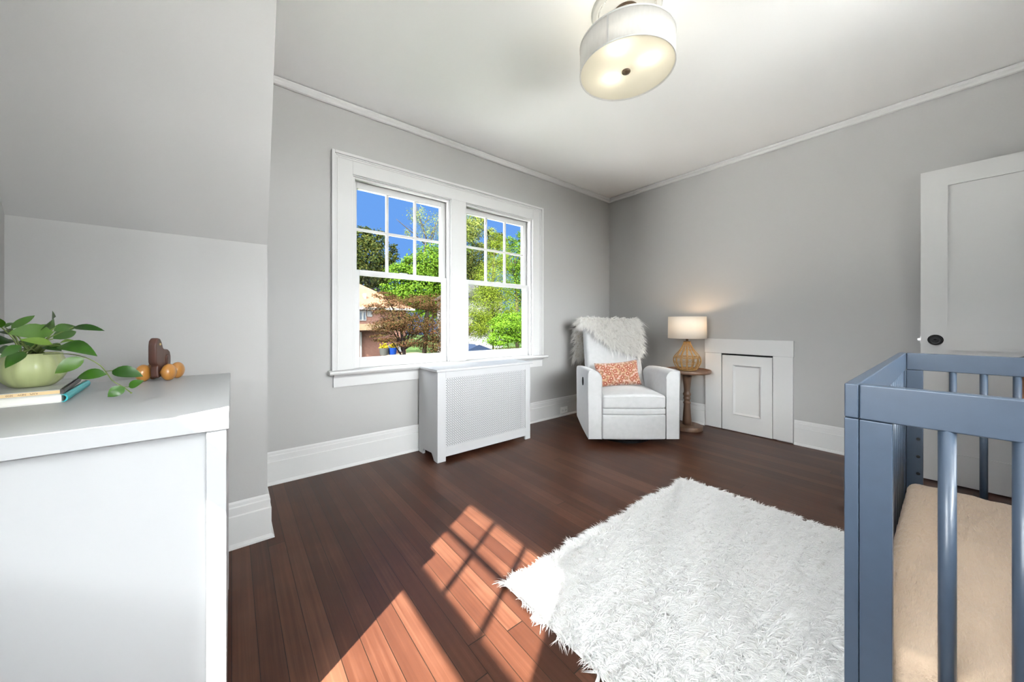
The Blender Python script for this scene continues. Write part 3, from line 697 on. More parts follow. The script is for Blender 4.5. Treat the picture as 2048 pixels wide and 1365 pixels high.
# ------------------------------------------------------------------ strand helper (tapered, bent blades as one mesh)
def strands(name, roots, dirs, length, width, m, parent, bend=None, seg=3):
    """roots (n,3), dirs (n,3) unit growth, bend (n,3) added towards tip"""
    n = len(roots); roots = np.asarray(roots); dirs = np.asarray(dirs); length = np.broadcast_to(length, (n,)); width = np.broadcast_to(width, (n,))
    bend = np.zeros((n, 3)) if bend is None else bend
    rv = rng.normal(size=(n, 3)); sd = np.cross(dirs, rv); sd /= np.linalg.norm(sd, axis=1)[:, None] + 1e-9
    rows = []
    for k in range(seg + 1):
        t = k / seg; c = roots + dirs * (length * t)[:, None] + bend * (length * t * t)[:, None]
        if k < seg:
            w = width * (1 - .75 * t); rows.append(c - sd * w[:, None] / 2); rows.append(c + sd * w[:, None] / 2)
        else: rows.append(c)
    per = 2 * seg + 1; V = np.stack(rows, 1).reshape(-1, 3); b = (np.arange(n) * per)[:, None]
    T = []
    for k in range(seg - 1):
        T += [[2 * k, 2 * k + 1, 2 * k + 3], [2 * k, 2 * k + 3, 2 * k + 2]]
    T.append([2 * seg - 2, 2 * seg - 1, 2 * seg])
    Fc = (b[:, None, :] + np.array(T)[None]).reshape(-1, 3)
    return raw(name, V, Fc, m, parent, smooth=True)
def unit(a): return a / (np.linalg.norm(a, axis=-1, keepdims=True) + 1e-9)

# ------------------------------------------------------------------ sheepskin throw over the chair back
th_ = tag(empty('fur_throw', C0 + Vector((0, 0, 1.0)), CRZ), 'shaggy white fur throw draped over the top of the armchair back', 'throw')
cm = Matrix.Translation(C0) @ Matrix.Rotation(CRZ, 4, 'Z')
def fl_len(x):      # how far down the front it hangs
    f = (x + .31) / .60
    return .055 + .255 * smoothstep(.10, .52, f) + .03 * math.sin(f * 9) * smoothstep(.2, .5, f) - .05 * smoothstep(.93, 1.0, f)
def throw_pt(i, j):
    """i across 0..1, j: 0 front hem .. 0.5 ridge .. 1 back hem"""
    x = -.315 + .605 * i
    if j < .5:
        d = fl_len(x) * (1 - j / .5); q = 1 - d / .73
        p = backp(x, q, -.030 - .012 * math.sin(6 * x + 3)); edge = smoothstep(.0, .06, d)
        p = p + Vector((0, .03 * (1 - edge), .028 * (1 - edge)))
    else:
        k = (j - .5) / .5; L2 = .10 + .24 * smoothstep(.45, .12, i)
        over = min(1, k * 2.2); down = max(0, k - .35) / .65
        p = backp(x, 1.0, -.0 + .20 * over) + Vector((0, .012, .040 - .01 * over))
        p = p + Vector((-.035 * down * smoothstep(.35, 0, i), .0, -L2 * down))
    if i < .1: p.x -= .01 * math.sin(j * 12)
    return p
bm = bmesh.new(); NU, NV = 30, 24
gv = grid(bm, lambda i, j: throw_pt(i, j), NU, NV)
bm.faces.ensure_lookup_table(); bmesh.ops.recalc_face_normals(bm, faces=bm.faces)
bmt = bm.copy()
obj('hide', bm, HIDE, th_, local=False if False else True, smooth=True).location = (0, 0, -1.0)
# sample roots
tris = []
bmesh.ops.triangulate(bmt, faces=bmt.faces[:])
P3 = np.array([[list(v.co) for v in f.verts] for f in bmt.faces]); bmt.free()
ar = np.linalg.norm(np.cross(P3[:, 1] - P3[:, 0], P3[:, 2] - P3[:, 0]), axis=1); ar /= ar.sum()
def fur_roots(n):
    idx = rng.choice(len(P3), n, p=ar); a, b = rng.random(n), rng.random(n); s = a + b > 1; a[s], b[s] = 1 - a[s], 1 - b[s]
    t = P3[idx]; p = t[:, 0] + (t[:, 1] - t[:, 0]) * a[:, None] + (t[:, 2] - t[:, 0]) * b[:, None]
    nn = unit(np.cross(t[:, 1] - t[:, 0], t[:, 2] - t[:, 0])); return p, nn
def fur(n_clump, per):
    p, nn = fur_roots(n_clump)
    cen = np.array([0, .46, .88]); out = unit(p - cen); sgn = np.sign((nn * out).sum(1)); nn = nn * np.where(sgn == 0, 1, sgn)[:, None]
    down = np.zeros_like(p); down[:, 2] = -1; down[:, 0] = (p[:, 0]) * 1.2; down[:, 1] = -.25
    d = unit(nn * .8 + down * .5 + rng.normal(size=p.shape) * .42)
    bend = down * .55 - nn * .1 + rng.normal(size=p.shape) * .15
    R = np.repeat(p, per, 0) + rng.normal(size=(n_clump * per, 3)) * .004
    D = unit(np.repeat(d, per, 0) + rng.normal(size=(n_clump * per, 3)) * .10); B = np.repeat(bend, per, 0)
    L_ = np.repeat(rng.uniform(.045, .085, n_clump), per) * rng.uniform(.8, 1.1, n_clump * per)
    M3 = np.array(cm); R = R @ M3[:3, :3].T + M3[:3, 3]; D = D @ M3[:3, :3].T; B = B @ M3[:3, :3].T
    return R, D, L_, B
R, D, L_, B = fur(3600, 10)
tag(strands('fur', R, D, L_, .0036, FUR, th_, B), kind='stuff')

# ------------------------------------------------------------------ lumbar pillow
pw, ph_, pt = .205, .118, .055
pil_loc = cm @ Vector((-.035, .005, .445 + .112))
pil = empty('lumbar_pillow', pil_loc, CRZ); tag(pil, 'small floral lumbar pillow in rust, pink and ochre on the armchair seat', 'pillow')
def pillow_pt(x, z, s):
    ex, ez = x / pw, z / ph_; e = max(0, (1 - ex * ex)) ** .5 * max(0, (1 - ez * ez)) ** .5
    pinch = 1 - .07 * (1 - abs(ez) ** 2) if abs(ex) > .9 else 1
    X = x * (1 - .06 * (1 - ez * ez) * abs(ex) ** 3); Z = z * (1 - .12 * (1 - ex * ex) * abs(ez) ** 3)
    return Vector((X, s * pt * e ** .8, Z))
bm = bmesh.new()
for s in (-1, 1): grid(bm, lambda i, j, s=s: pillow_pt(-pw + 2 * pw * i, -ph_ + 2 * ph_ * j, s), 28, 18)
bmesh.ops.remove_doubles(bm, verts=bm.verts, dist=1e-5)
PILM = pillow_material()
po = obj('cover', bm, PILM, pil, local=True, smooth=True)
tilt = Matrix.Rotation(math.radians(-5), 4, 'Y') @ Matrix.Rotation(math.radians(-17), 4, 'X')
po.matrix_basis = tilt
bm = bmesh.new(); ring = [pillow_pt(pw * c, -ph_, 1) for c in np.linspace(-1, 1, 14)] + [pillow_pt(pw, ph_ * c, 1) for c in np.linspace(-.9, 1, 10)] + [pillow_pt(pw * c, ph_, 1) for c in np.linspace(.9, -1, 14)] + [pillow_pt(-pw, ph_ * c, 1) for c in np.linspace(.9, -1, 10)]
tube(bm, ring, .0024, 6); pe = obj('edge_seam', bm, PILM, pil, local=True, smooth=True); pe.matrix_basis = tilt

# ------------------------------------------------------------------ side table
TC = at_z(1374, 858, 0); tx, ty_ = TC.x, TC.y
tb = tag(empty('side_table', (tx, ty_, 0)), 'round brown wooden pedestal side table beside the armchair', 'table')
bm = bmesh.new(); lathe(bm, [(0, 0), (.134, 0), (.138, .004), (.138, .036), (.134, .042), (.05, .046), (0, .046)], (tx, ty_, 0), 48); obj('base', bm, TABLEW, tb, smooth=False, bevel=.001)
bm = bmesh.new(); lathe(bm, [(0, .044), (.041, .046), (.040, .075), (.036, .14), (.029, .235), (.0285, .243), (.034, .252), (.034, .262), (.0265, .268), (.0265, .284), (.0315, .292), (.034, .302), (.029, .312), (.029, .320), (.036, .334), (.0365, .344), (.028, .360), (.027, .376), (.032, .43), (.040, .50), (.043, .53), (.043, .552), (0, .552)], (tx, ty_, 0), 32); obj('column', bm, TABLEW, tb, smooth=True)
bm = bmesh.new(); lathe(bm, [(0, .552), (.196, .552), (.207, .556), (.210, .564), (.210, .580), (.206, .585), (.200, .585), (.197, .578), (.193, .574), (0, .574)], (tx, ty_, 0), 64); obj('table_top', bm, TABLEW, tb, smooth=True).modifiers.new('es', 'EDGE_SPLIT').split_angle = math.radians(50)
TZ = .574

# ------------------------------------------------------------------ table lamp
lm = tag(empty('table_lamp', (tx, ty_, TZ)), 'rattan gourd table lamp with a white drum shade, lit, on the side table', 'lamp')
gp = [(.078, 0), (.083, .006), (.100, .030), (.118, .062), (.126, .092), (.122, .122), (.104, .150), (.080, .176), (.060, .204), (.044, .232), (.033, .258), (.029, .276)]
zz = [z for r, z in gp]; rr = [r for r, z in gp]
gr = lambda z: float(np.interp(z, zz, rr))
bm = bmesh.new(); NR = 14
for k in range(NR):
    a = 2 * PI * k / NR
    for da, r_ in ((-.035, .0028), (.035, .0028)):
        tube(bm, [(tx + gr(z) * math.cos(a + da * .1 / max(gr(z), .03)), ty_ + gr(z) * math.sin(a + da * .1 / max(gr(z), .03)), TZ + .004 + z) for z in np.linspace(0, .276, 18)], r_, 6)
for z, r_ in ((.003, .0045), (.009, .004), (.064, .002), (.122, .003), (.128, .0028), (.272, .004)):
    R_ = gr(z) if z > .005 else .080; tube(bm, [(tx + R_ * math.cos(a), ty_ + R_ * math.sin(a), TZ + .0045 + z) for a in np.linspace(0, 2 * PI, 49)], r_, 6, cap=False)
obj('rattan_frame', bm, RATTAN, lm, smooth=True)
bm = bmesh.new()
for k in range(NR):           # curled petal loops between the ribs
    a0 = 2 * PI * k / NR
    for zc, hz, wa in ((.066, .054, .5), (.120, -.050, .5)):
        pts = []
        for s in np.linspace(0, PI, 12):
            z = zc + hz * math.sin(s); a = a0 + 2 * PI / NR * (wa + .5 * math.cos(s) * 1.0); pts.append((tx + (gr(z) - .003) * math.cos(a), ty_ + (gr(z) - .003) * math.sin(a), TZ + .004 + z))
        tube(bm, pts, .0017, 5)
    pts = []
    for s in np.linspace(0, PI, 10):
        z = .150 + .05 * math.sin(s); a = a0 + 2 * PI / NR * (.5 + .5 * math.cos(s)); pts.append((tx + (gr(z) - .002) * math.cos(a), ty_ + (gr(z) - .002) * math.sin(a), TZ + .004 + z))
    tube(bm, pts, .0017, 5)
obj('lattice', bm, RATTAN, lm, smooth=True)
bm = bmesh.new(); lathe(bm, [(0, .281), (.033, .281), (.033, .286), (.012, .288), (.012, .34), (.017, .342), (.017, .375), (0, .375)], (tx, ty_, TZ), 24); obj('socket', bm, BRONZE, lm)
SB, ST = .888 - TZ, 1.099 - TZ
bm = bmesh.new(); lathe(bm, [(.1725, SB), (.1695, ST)], (tx, ty_, TZ), 64); sh = obj('lamp_shade', bm, LINEN, lm, smooth=True)
m_ = sh.modifiers.new('th', 'SOLIDIFY'); m_.thickness = .002
bm = bmesh.new()
for zc in (ST - .012,):
    for k in range(3): tube(bm, [(tx, ty_, TZ + zc - .03), (tx + .169 * math.cos(k * 2.094), ty_ + .169 * math.sin(k * 2.094), TZ + zc)], .0015, 6)
tube(bm, [(tx, ty_, TZ + .375), (tx, ty_, TZ + ST - .03)], .003, 6)
obj('shade_carrier', bm, BRONZE, lm)
def bulb(name, loc, energy, col, r, parent):
    l = bpy.data.lights.new(name, 'POINT'); l.energy = energy; l.color = col; l.shadow_soft_size = r
    o = bpy.data.objects.new(name, l); COL.objects.link(o); o.parent = parent; o.location = wmat(parent).inverted() @ Vector(loc); return o
bulb('lamp_bulb', (tx + RT.x * .055, ty_ + RT.y * .055, TZ + .465), 3.0, (1, .66, .36), .03, lm)

# ------------------------------------------------------------------ rug
RX0, RX1, RY0, RY1 = .838, 2.312, -.62, 1.088
rg = tag(empty('rug', ((RX0 + RX1) / 2, (RY0 + RY1) / 2, 0)), 'shaggy white rectangular rug on the dark wood floor', 'rug')
bm = bmesh.new(); box(bm, RX0, RX1, RY0, RY1, .0005, .010); obj('backing', bm, RUGB, rg, bevel=.003)
def rug_strands(n, y0, y1, per):
    x = rng.uniform(RX0, RX1, n); pit = .034; rows_ = int((y1 - y0) / pit)
    row = rng.integers(0, rows_, n); off = rng.normal(size=n) * .0055
    y = y1 - (row + .35) * pit + off + .008 * np.sin(x * 11 + row * .9) + .005 * np.sin(x * 37 + row * 2.1)
    tuft = np.sin(x * 130 + row * 2.4 + 2 * np.sin(x * 19 + row)); x = x + .0035 * np.cos(x * 130 + row * 2.4)
    sway = np.sin(x * 8 + row * .7) * .35 + np.sin(x * 23 + row * 1.9) * .25
    d = unit(np.stack([sway + .1, -.50 + off * 30, np.ones(n) * .95], 1) + rng.normal(size=(n, 3)) * .16)
    ex = np.clip((x - (RX0 + .02)) / .02, -1, 0) + np.clip((x - (RX1 - .02)) / .02, 0, 1); ey = np.clip((y - (RY1 - .05)) / .04, 0, 1)
    d[:, 0] += ex * .9; d[:, 1] += ey * 1.5; d = unit(d)
    ln = .042 - np.abs(off) * 1.2 + .004 * tuft + rng.uniform(-.005, .006, n)
    bend = np.stack([.3 * rng.normal(size=n), .3 * rng.normal(size=n) - .1, -.55 * np.ones(n)], 1)
    R = np.repeat(np.stack([x, y, np.full(n, .009)], 1), per, 0); R[:, :2] += rng.normal(size=(n * per, 2)) * .0035
    D = unit(np.repeat(d, per, 0) + rng.normal(size=(n * per, 3)) * .14); B = np.repeat(bend, per, 0) + rng.normal(size=(n * per, 3)) * .1
    return R, D, np.repeat(ln, per) * rng.uniform(.8, 1.1, n * per), B
a = rug_strands(36000, .05, RY1, 5); b = rug_strands(5000, RY0, .05, 5)
R, D, L_, B = [np.concatenate(q) for q in zip(a, b)]
tag(strands('pile', R, D, L_, .0040, RUGM, rg, B), kind='stuff')

# ------------------------------------------------------------------ crib
CX0, CX1, CYL, CYR = 1.106, 2.504, .153, -.585
cb = tag(empty('crib', ((CX0 + CX1) / 2, (CYL + CYR) / 2, .011)), 'slate blue wooden baby crib with round spindles, at the rug edge', 'crib')
z0, zr0, zr1 = .011, .815, .893
tS = .024
def stile(x0, x1, y0, y1): obj('corner_post', boxes((x0, x1, y0, y1, z0, zr0 - .0012)), CRIB, cb, bevel=.002)
for xa in (CX0, CX1 - .025):       # end panels
    obj('end_rail', boxes((xa, xa + .025, CYR + tS + .0008, CYL - tS - .0008, zr0, zr1)), CRIB, cb, bevel=.003)
    obj('end_bottom_rail', boxes((xa + .002, xa + .023, CYR + tS + .052, CYL - tS - .052, .12, .19)), CRIB, cb, bevel=.003)
    stile(xa, xa + .025, CYL - tS - .052, CYL - tS - .0008); stile(xa, xa + .025, CYR + tS + .0008, CYR + tS + .052)
    off, stp = (.0035, .0865) if xa < 2 else (-.008, .0815)
    k = 0
    while off - stp * k > CYR + tS + .07:
        yy = off - stp * k; k += 1
        bm = bmesh.new(); tube(bm, [(xa + .0125, yy, .185), (xa + .0125, yy, zr0 + .002)], .0122 if xa < 2 else .0112, 16); obj('spindle', bm, CRIB, cb, smooth=True)
for ya in (CYL - tS, CYR):         # long sides
    obj('side_rail', boxes((CX0, CX1 + .004, ya, ya + tS, zr0, zr1)), CRIB, cb, bevel=.003)
    obj('side_bottom_rail', boxes((CX0 + .062, CX1 - .062, ya + .002, ya + tS - .002, .12, .19)), CRIB, cb, bevel=.003)
    stile(CX0, CX0 + .06, ya, ya + tS); stile(CX1 - .06, CX1 + .004, ya, ya + tS)
    n = 15
    for k in range(n):
        xx = CX0 + .06 + (CX1 - CX0 - .12) * (k + 1) / (n + 1)
        bm = bmesh.new(); tube(bm, [(xx, ya + tS / 2, .185), (xx, ya + tS / 2, zr0 + .002)], .0105, 14); obj('side_spindle', bm, CRIB, cb, smooth=True)
for zh in (.496, .415, .336):
    bm = bmesh.new(); lathe(bm, [(.0, 0), (.0042, 0), (.006, .0006), (.0066, .0016)], n=16)
    for v in bm.verts: v.co = Vector((CX1 - .0252 - v.co.z * .2, .092 + v.co.x, zh + v.co.y))
    obj('adjuster_hole', bm, BLACK, cb)
obj('mattress_support', boxes((CX0 + .03, CX1 - .03, CYR + .03, CYL - .03, .165, .178)), CRIB, cb)
# mattress with fitted sheet
mt = tag(empty('crib_mattress', ((CX0 + CX1) / 2, (CYL + CYR) / 2, .178)), 'crib mattress in a crinkled tan fitted sheet', 'mattress')
mx0, mx1, my0, my1 = CX0 + .045, CX1 - .045, CYR + .03, CYL - .030
bm = bmesh.new(); rbox(bm, mx0, mx1, my0, my1, .178, .305, .035, 5)
bmesh.ops.subdivide_edges(bm, edges=[e for e in bm.edges if e.calc_length() > .1], cuts=40, use_grid_fill=True)
for v in bm.verts:
    x, y, z = v.co; e = min(1, max(0, (my1 - y) / .06)); e2 = min(1, max(0, (mx1 - x) / .06)); er = min(1, max(0, (y - my0) / .06))
    rip = (1 - min(e, er)) * .007 * math.sin(x * 95 + 2 * math.sin(x * 17)) + (1 - e2) * .003 * math.sin(y * 80)
    if z > .24: v.co.z += rip + .002 * math.sin(x * 37 + y * 11) * math.sin(y * 23 - x * 7) + .004 * math.sin(PI * (x - mx0) / (mx1 - mx0))
    else: v.co.y += rip * .4
obj('fitted_sheet', bm, sheet_material(), mt, smooth=True)

# ------------------------------------------------------------------ hamper seen past the crib
hm = tag(empty('hamper', (3.02, -0.400, 0)), 'brown hamper between the crib and the open door, mostly cut off', 'hamper')
bm = bmesh.new(); lathe(bm, [(0, 0), (.15, 0), (.17, .01), (.185, .40), (.19, .80), (.185, .80), (.18, .79), (0, .78)], (3.02, -0.400, 0), 40); obj('body', bm, WICK, hm, smooth=True)
bm = bmesh.new(); lathe(bm, [(0, .800), (.196, .800), (.200, .812), (.196, .86), (.17, .872), (0, .875)], (3.02, -0.400, 0), 40); obj('lid', bm, mat('hamper_lid', (.03, .022, .02), .6), hm, smooth=True)

# ------------------------------------------------------------------ ceiling medallion and drum light
LX, LY, LR, LZ0, LZ1 = 1.565, 1.028, .2305, 2.310, 2.449
md = tag(empty('ceiling_medallion', (LX, LY, CZ)), 'round white plaster ceiling medallion above the drum light', 'medallion')
bm = bmesh.new(); lathe(bm, [(0, -.012), (.06, -.012), (.075, -.016), (.125, -.010), (.132, -.014), (.138, -.014), (.142, -.020), (.150, -.024), (.156, -.018), (.162, -.020), (.168, -.014), (.172, -.006), (.173, .002), (0, .002)], (LX, LY, CZ), 72); obj('disc', bm, TRIM, md, smooth=True)
bm = bmesh.new()
for k in range(72): sphere(bm, (LX + .135 * math.cos(k * 2 * PI / 72), LY + .135 * math.sin(k * 2 * PI / 72), CZ - .015), .0042, 8, 6)
obj('bead_ring', bm, TRIM, md, smooth=True)
cl = tag(empty('ceiling_light', (LX, LY, CZ)), 'white fabric drum ceiling light with a glowing frosted bottom and bronze finial', 'ceiling light')
bm = bmesh.new(); lathe(bm, [(LR, LZ0), (LR, LZ1)], (LX, LY, 0), 96); sh = obj('drum_shade', bm, DRUM, cl, smooth=True); m_ = sh.modifiers.new('th', 'SOLIDIFY'); m_.thickness = .003; m_.offset = -1
bm = bmesh.new()
for z in (LZ0 + .003, LZ1 - .003): lathe(bm, [(LR + .0005, z - .004), (LR + .0015, z - .004), (LR + .0015, z + .004), (LR + .0005, z + .004)], (LX, LY, 0), 96, closed=True)
sa = math.radians(193)
box(bm, -.0045, .0045, -.0008, .0008, LZ0 + .004, LZ1 - .004); bm.verts.ensure_lookup_table()
for v in bm.verts[-8:]: v.co = Vector((LX + (LR + .0012 + v.co.y) * math.cos(sa) - v.co.x * math.sin(sa), LY + (LR + .0012 + v.co.y) * math.sin(sa) + v.co.x * math.cos(sa), v.co.z))
obj('shade_trim', bm, mat('drum_trim', (.62, .62, .615), .8), cl)
bm = bmesh.new(); lathe(bm, [(0, 0), (LR - .005, 0), (LR - .005, .003), (0, .003)], (LX, LY, LZ0 + .004), 72); obj('diffuser', bm, DIFF, cl)
bm = bmesh.new(); lathe(bm, [(0, -.014), (.006, -.014), (.010, -.011), (.019, -.008), (.0215, -.004), (.0215, 0), (0, 0)], (LX, LY, LZ0 + .004), 32); obj('finial', bm, BRONZE, cl, smooth=True)
bm = bmesh.new(); tube(bm, [(LX, LY, LZ0 + .006), (LX, LY, CZ - .03)], .006, 10); lathe(bm, [(0, -.036), (.058, -.034), (.064, -.028), (.064, -.012), (0, -.012)], (LX, LY, CZ), 40)
for k in range(3):
    a = k * 2 * PI / 3 + .5; tube(bm, [(LX, LY, LZ1 - .03), (LX + (LR - .004) * math.cos(a), LY + (LR - .004) * math.sin(a), LZ1 - .006)], .003, 6)
obj('canopy', bm, BRONZE, cl)
for u, v in ((1236, 97), (1299, 119), (1223, 158)):
    q = at_z(u, v, LZ0); bulb('drum_bulb', (q.x, q.y, LZ0 + .052), .40, (1, .93, .80), .02, cl)

# ------------------------------------------------------------------ outside
GZ = -3.3
GRASS = mat('lawn', (.010, .018, .004), .95, spec=.05, var=.4, vscale=.6)
struct(obj('ground', boxes((-90, 110, -80, 130, GZ - .2, GZ)), GRASS), None)
BOUNCE = mat('bounce_pale', (.88, .87, .85), .9, spec=.02, var=.08, vscale=.8)
struct(obj('added_bounce_slab', boxes((-3, 30, -45, -1.2, GZ, GZ + .03), (-50, -1.2, -1.2, 30, GZ, GZ + .03), (-50, -12.5, -14, -1.2, GZ, GZ + .03)), BOUNCE))  # unseen pale slabs added to bounce light up through the side and back openings
BARK = mat('bark', (.012, .0095, .007), .9, spec=.02, bump=.6, bscale=8, var=.3, vscale=3)
BARKD = mat('bark_dark', (.003, .0022, .002), .9, spec=.02, bump=.5, bscale=8)
def crown(blobs, y, n, size, flat=.6, shell=.5, asp=.62, clump=.2):
    """leaves gathered in clumps on the surface of ellipsoid lobes. blobs: (u, v, ru, rv[, dy])"""
    P_, N_ = [], []; n = int(n * 2.2); size = size * .62
    vol = np.array([b[2] * b[3] for b in blobs], float); vol /= vol.sum()
    for b, f in zip(blobs, vol):
        dy = b[4] if len(b) > 4 else 0; c = np.array(at_y(b[0], b[1], y + dy)); k = (c[1] / ray(b[0], b[1]).y) / F
        rx, rz = b[2] * k, b[3] * k; ry = (rx + rz) / 2; R_ = np.array([rx, ry, rz])
        m = int(n * f) + 8; nc = max(6, m // 45)
        d = unit(rng.normal(size=(nc, 3))); rad = shell + (1 - shell) * rng.random((nc, 1)) ** .6
        cc = d * rad
        pick = rng.integers(0, nc, m); p = cc[pick] + rng.normal(size=(m, 3)) * clump * np.array([1, 1, .6])
        P_.append(c + p * R_); N_.append(unit(p + np.array([0, 0, .5])))
    p = np.concatenate(P_); nn = np.concatenate(N_); m = len(p)
    ax = unit(np.cross(nn, rng.normal(size=(m, 3)))); ax[:, 2] -= .25; ax = unit(ax)
    nn = unit(nn * flat + rng.normal(size=(m, 3)) * .5); sd = unit(np.cross(ax, nn))
    s = (size * rng.uniform(.6, 1.3, m))[:, None]
    V = np.stack([p - ax * s * .5, p + sd * s * asp * .5 + ax * s * .05, p + ax * s * .5, p - sd * s * asp * .5 + ax * s * .05], 1).reshape(-1, 3)
    Q = np.arange(4 * m).reshape(m, 4); return V, Q
def tree(name, label, y, blobs, n, size, leafm, trunk=None, bark=BARK, tr=.25, branches=(), cat='tree', **kw):
    c = at_y(blobs[0][0], blobs[0][1], y); base = Vector((c.x, c.y, GZ)) if trunk is None else Vector((*at_y(trunk, 650, y).xy, GZ))
    r = tag(empty(name, base), label, cat, 'trees and shrubs outside the window')
    V, Q = crown(blobs, y, n, size, **kw); raw('foliage', V, Q, leafm, r)
    top = max((at_y(b[0], b[1], y) for b in blobs), key=lambda p: p.z); bm = bmesh.new()
    if trunk != 0:
        tube(bm, [base, base.lerp(Vector((c.x, c.y, c.z)), .55) + Vector((.1, 0, 0)), Vector((c.x, c.y, c.z)), top], [tr, tr * .8, tr * .5, tr * .15], 10)
        for b in blobs[1:]:
            e_ = at_y(b[0], b[1], y + (b[4] if len(b) > 4 else 0)); s_ = base.lerp(Vector((c.x, c.y, c.z)), random.uniform(.5, .95))
            tube(bm, [s_, s_.lerp(e_, .5) + Vector((0, 0, .25)), e_], [tr * .4, tr * .25, tr * .06], 6)
    for br in branches:
        pts = [at_y(u, v, y - .3) for u, v in br[0]]; tube(bm, pts, [br[1] * (1 - .8 * i / (len(pts) - 1)) for i in range(len(pts))], 6)
    obj('trunk', bm, bark, r, smooth=True); return r
DKG = leafmat('leaf_dark', [(0.00234, 0.00468, 0.00078), (0.00624, 0.00936, 0.00156), (0.01560, 0.01560, 0.00234), (0.00390, 0.00780, 0.00117)], .8, spec=.03)
BRG = leafmat('leaf_bright', [(0.00702, 0.01794, 0.00078), (0.01404, 0.02964, 0.00156), (0.02496, 0.04212, 0.00312), (0.00780, 0.01950, 0.00078)], .8, spec=.03)
PAL = leafmat('leaf_pale', [(0.02730, 0.03510, 0.00468), (0.03900, 0.04290, 0.00936), (0.01560, 0.02730, 0.00312), (0.05070, 0.05070, 0.01560)], .8, spec=.03)
RED = leafmat('leaf_red', [(0.01248, 0.00468, 0.00234), (0.02184, 0.00936, 0.00390), (0.00780, 0.00780, 0.00156), (0.01560, 0.00702, 0.00312), (0.01092, 0.01170, 0.00234)], .8, spec=.03)
CYP = leafmat('leaf_cypress', [(0.01950, 0.02964, 0.00156), (0.03120, 0.04056, 0.00312), (0.01014, 0.01950, 0.00117), (0.04290, 0.05070, 0.00468)], .8, spec=.03)
LIM = leafmat('leaf_lime', [(0.01716, 0.03744, 0.00156), (0.02652, 0.04992, 0.00312), (0.01014, 0.02652, 0.00117)], .8, spec=.03)
tree('maple_tree', 'dark olive maple with brown tinged leaves behind the orange roof', 46, [(735, 520, 40, 40), (770, 545, 22, 32), (722, 472, 22, 18), (748, 482, 28, 22), (785, 508, 12, 18), (730, 560, 36, 20), (690, 540, 40, 60)], 9000, .46, DKG, 722, BARKD, .35,
     branches=[([(722, 640), (724, 590), (745, 572), (765, 566)], .22), ([(728, 600), (735, 583), (758, 580), (782, 572)], .16)])
tree('sparse_tree', 'thin, half bare tree with light leaves against the sky', 54, [(862, 470, 26, 22), (838, 432, 14, 20), (876, 438, 14, 22), (818, 462, 8, 12), (850, 440, 26, 30)], 900, .33, PAL, 866, BARK, .16, clump=.35,
     branches=[([(866, 520), (850, 470), (838, 430), (832, 412)], .14), ([(862, 500), (830, 470), (800, 445), (792, 438)], .11), ([(862, 490), (872, 450), (880, 425)], .1), ([(856, 480), (868, 462), (876, 455)], .07), ([(845, 455), (855, 440), (858, 425)], .06), ([(836, 470), (820, 455), (812, 450)], .05)])
tree('maple_tree', 'bright green leafy maple in the middle of the left window', 42, [(858, 530, 34, 40), (800, 552, 28, 22), (828, 538, 30, 28), (880, 560, 36, 40), (845, 580, 45, 32), (800, 582, 36, 20), (905, 520, 36, 46), (815, 600, 50, 24), (890, 600, 40, 30)], 17000, .42, BRG, 848, BARK, .3,
     branches=[([(846, 560), (848, 510), (852, 480)], .24)])
tree('japanese_maple', 'low spreading red-brown japanese maple in front of the brick house', 19, [(800, 640, 40, 24), (770, 592, 20, 10), (752, 618, 22, 12), (798, 606, 32, 12), (842, 604, 34, 16), (880, 612, 28, 22), (770, 652, 32, 14), (830, 652, 38, 22), (872, 656, 34, 28), (768, 676, 26, 10), (815, 684, 34, 12), (868, 690, 34, 18), (905, 650, 30, 40)], 17000, .15, RED, 812, BARKD, .12, asp=.4)
tree('pale_tree', 'tall pale yellow green tree at the top left of the right window', 47, [(945, 455, 24, 26), (958, 440, 13, 18), (980, 472, 12, 16), (932, 490, 34, 16), (915, 460, 30, 30), (968, 495, 14, 12)], 6500, .37, PAL, 940, BARK, .2)
tree('dark_tree', 'deep green broadleaf tree in the left panes of the right window', 36, [(955, 530, 26, 28), (935, 556, 28, 32), (922, 530, 25, 36), (1000, 482, 14, 14), (985, 500, 14, 14)], 6000, .34, DKG, 950, BARKD, .25)
tree('cypress_tree', 'feathery yellow green cypress filling the right window', 21, [(985, 560, 34, 42), (998, 510, 22, 34), (990, 480, 10, 18), (968, 612, 32, 42), (1004, 615, 36, 42), (975, 655, 28, 26), (950, 650, 22, 30)], 17000, .19, CYP, 985, BARK, .2, asp=.32)
tree('broadleaf_tree', 'mid green tree along the right edge of the right window', 31, [(1030, 520, 28, 36), (1046, 482, 14, 20), (1016, 486, 16, 14), (1040, 570, 28, 44), (1065, 540, 36, 56), (1075, 610, 40, 60)], 11000, .28, BRG, 1035, BARK, .25)
tree('lime_shrub', 'lime green shrub low in the right window', 16, [(1012, 650, 30, 22), (1036, 668, 26, 20), (1000, 678, 30, 14), (1042, 640, 22, 16), (1065, 665, 30, 30)], 8500, .14, LIM, 1020, BARK, .08, cat='shrub')
tree('laurel_hedge', 'dark green hedge under the lime shrub', 15, [(1020, 704, 46, 10), (980, 708, 34, 8), (1070, 705, 40, 12)], 4500, .12, DKG, 1020, BARKD, .05, cat='hedge')
V, Q = crown([(u, 622 + 10 * math.sin(u * .05), 70, 26 + 6 * math.sin(u * .11)) for u in range(250, 1800, 80)], 80, 6000, 1.3)
tag(raw('treeline', V, Q, BRG), 'distant line of trees low on the horizon behind the houses', 'treeline', kind='stuff')
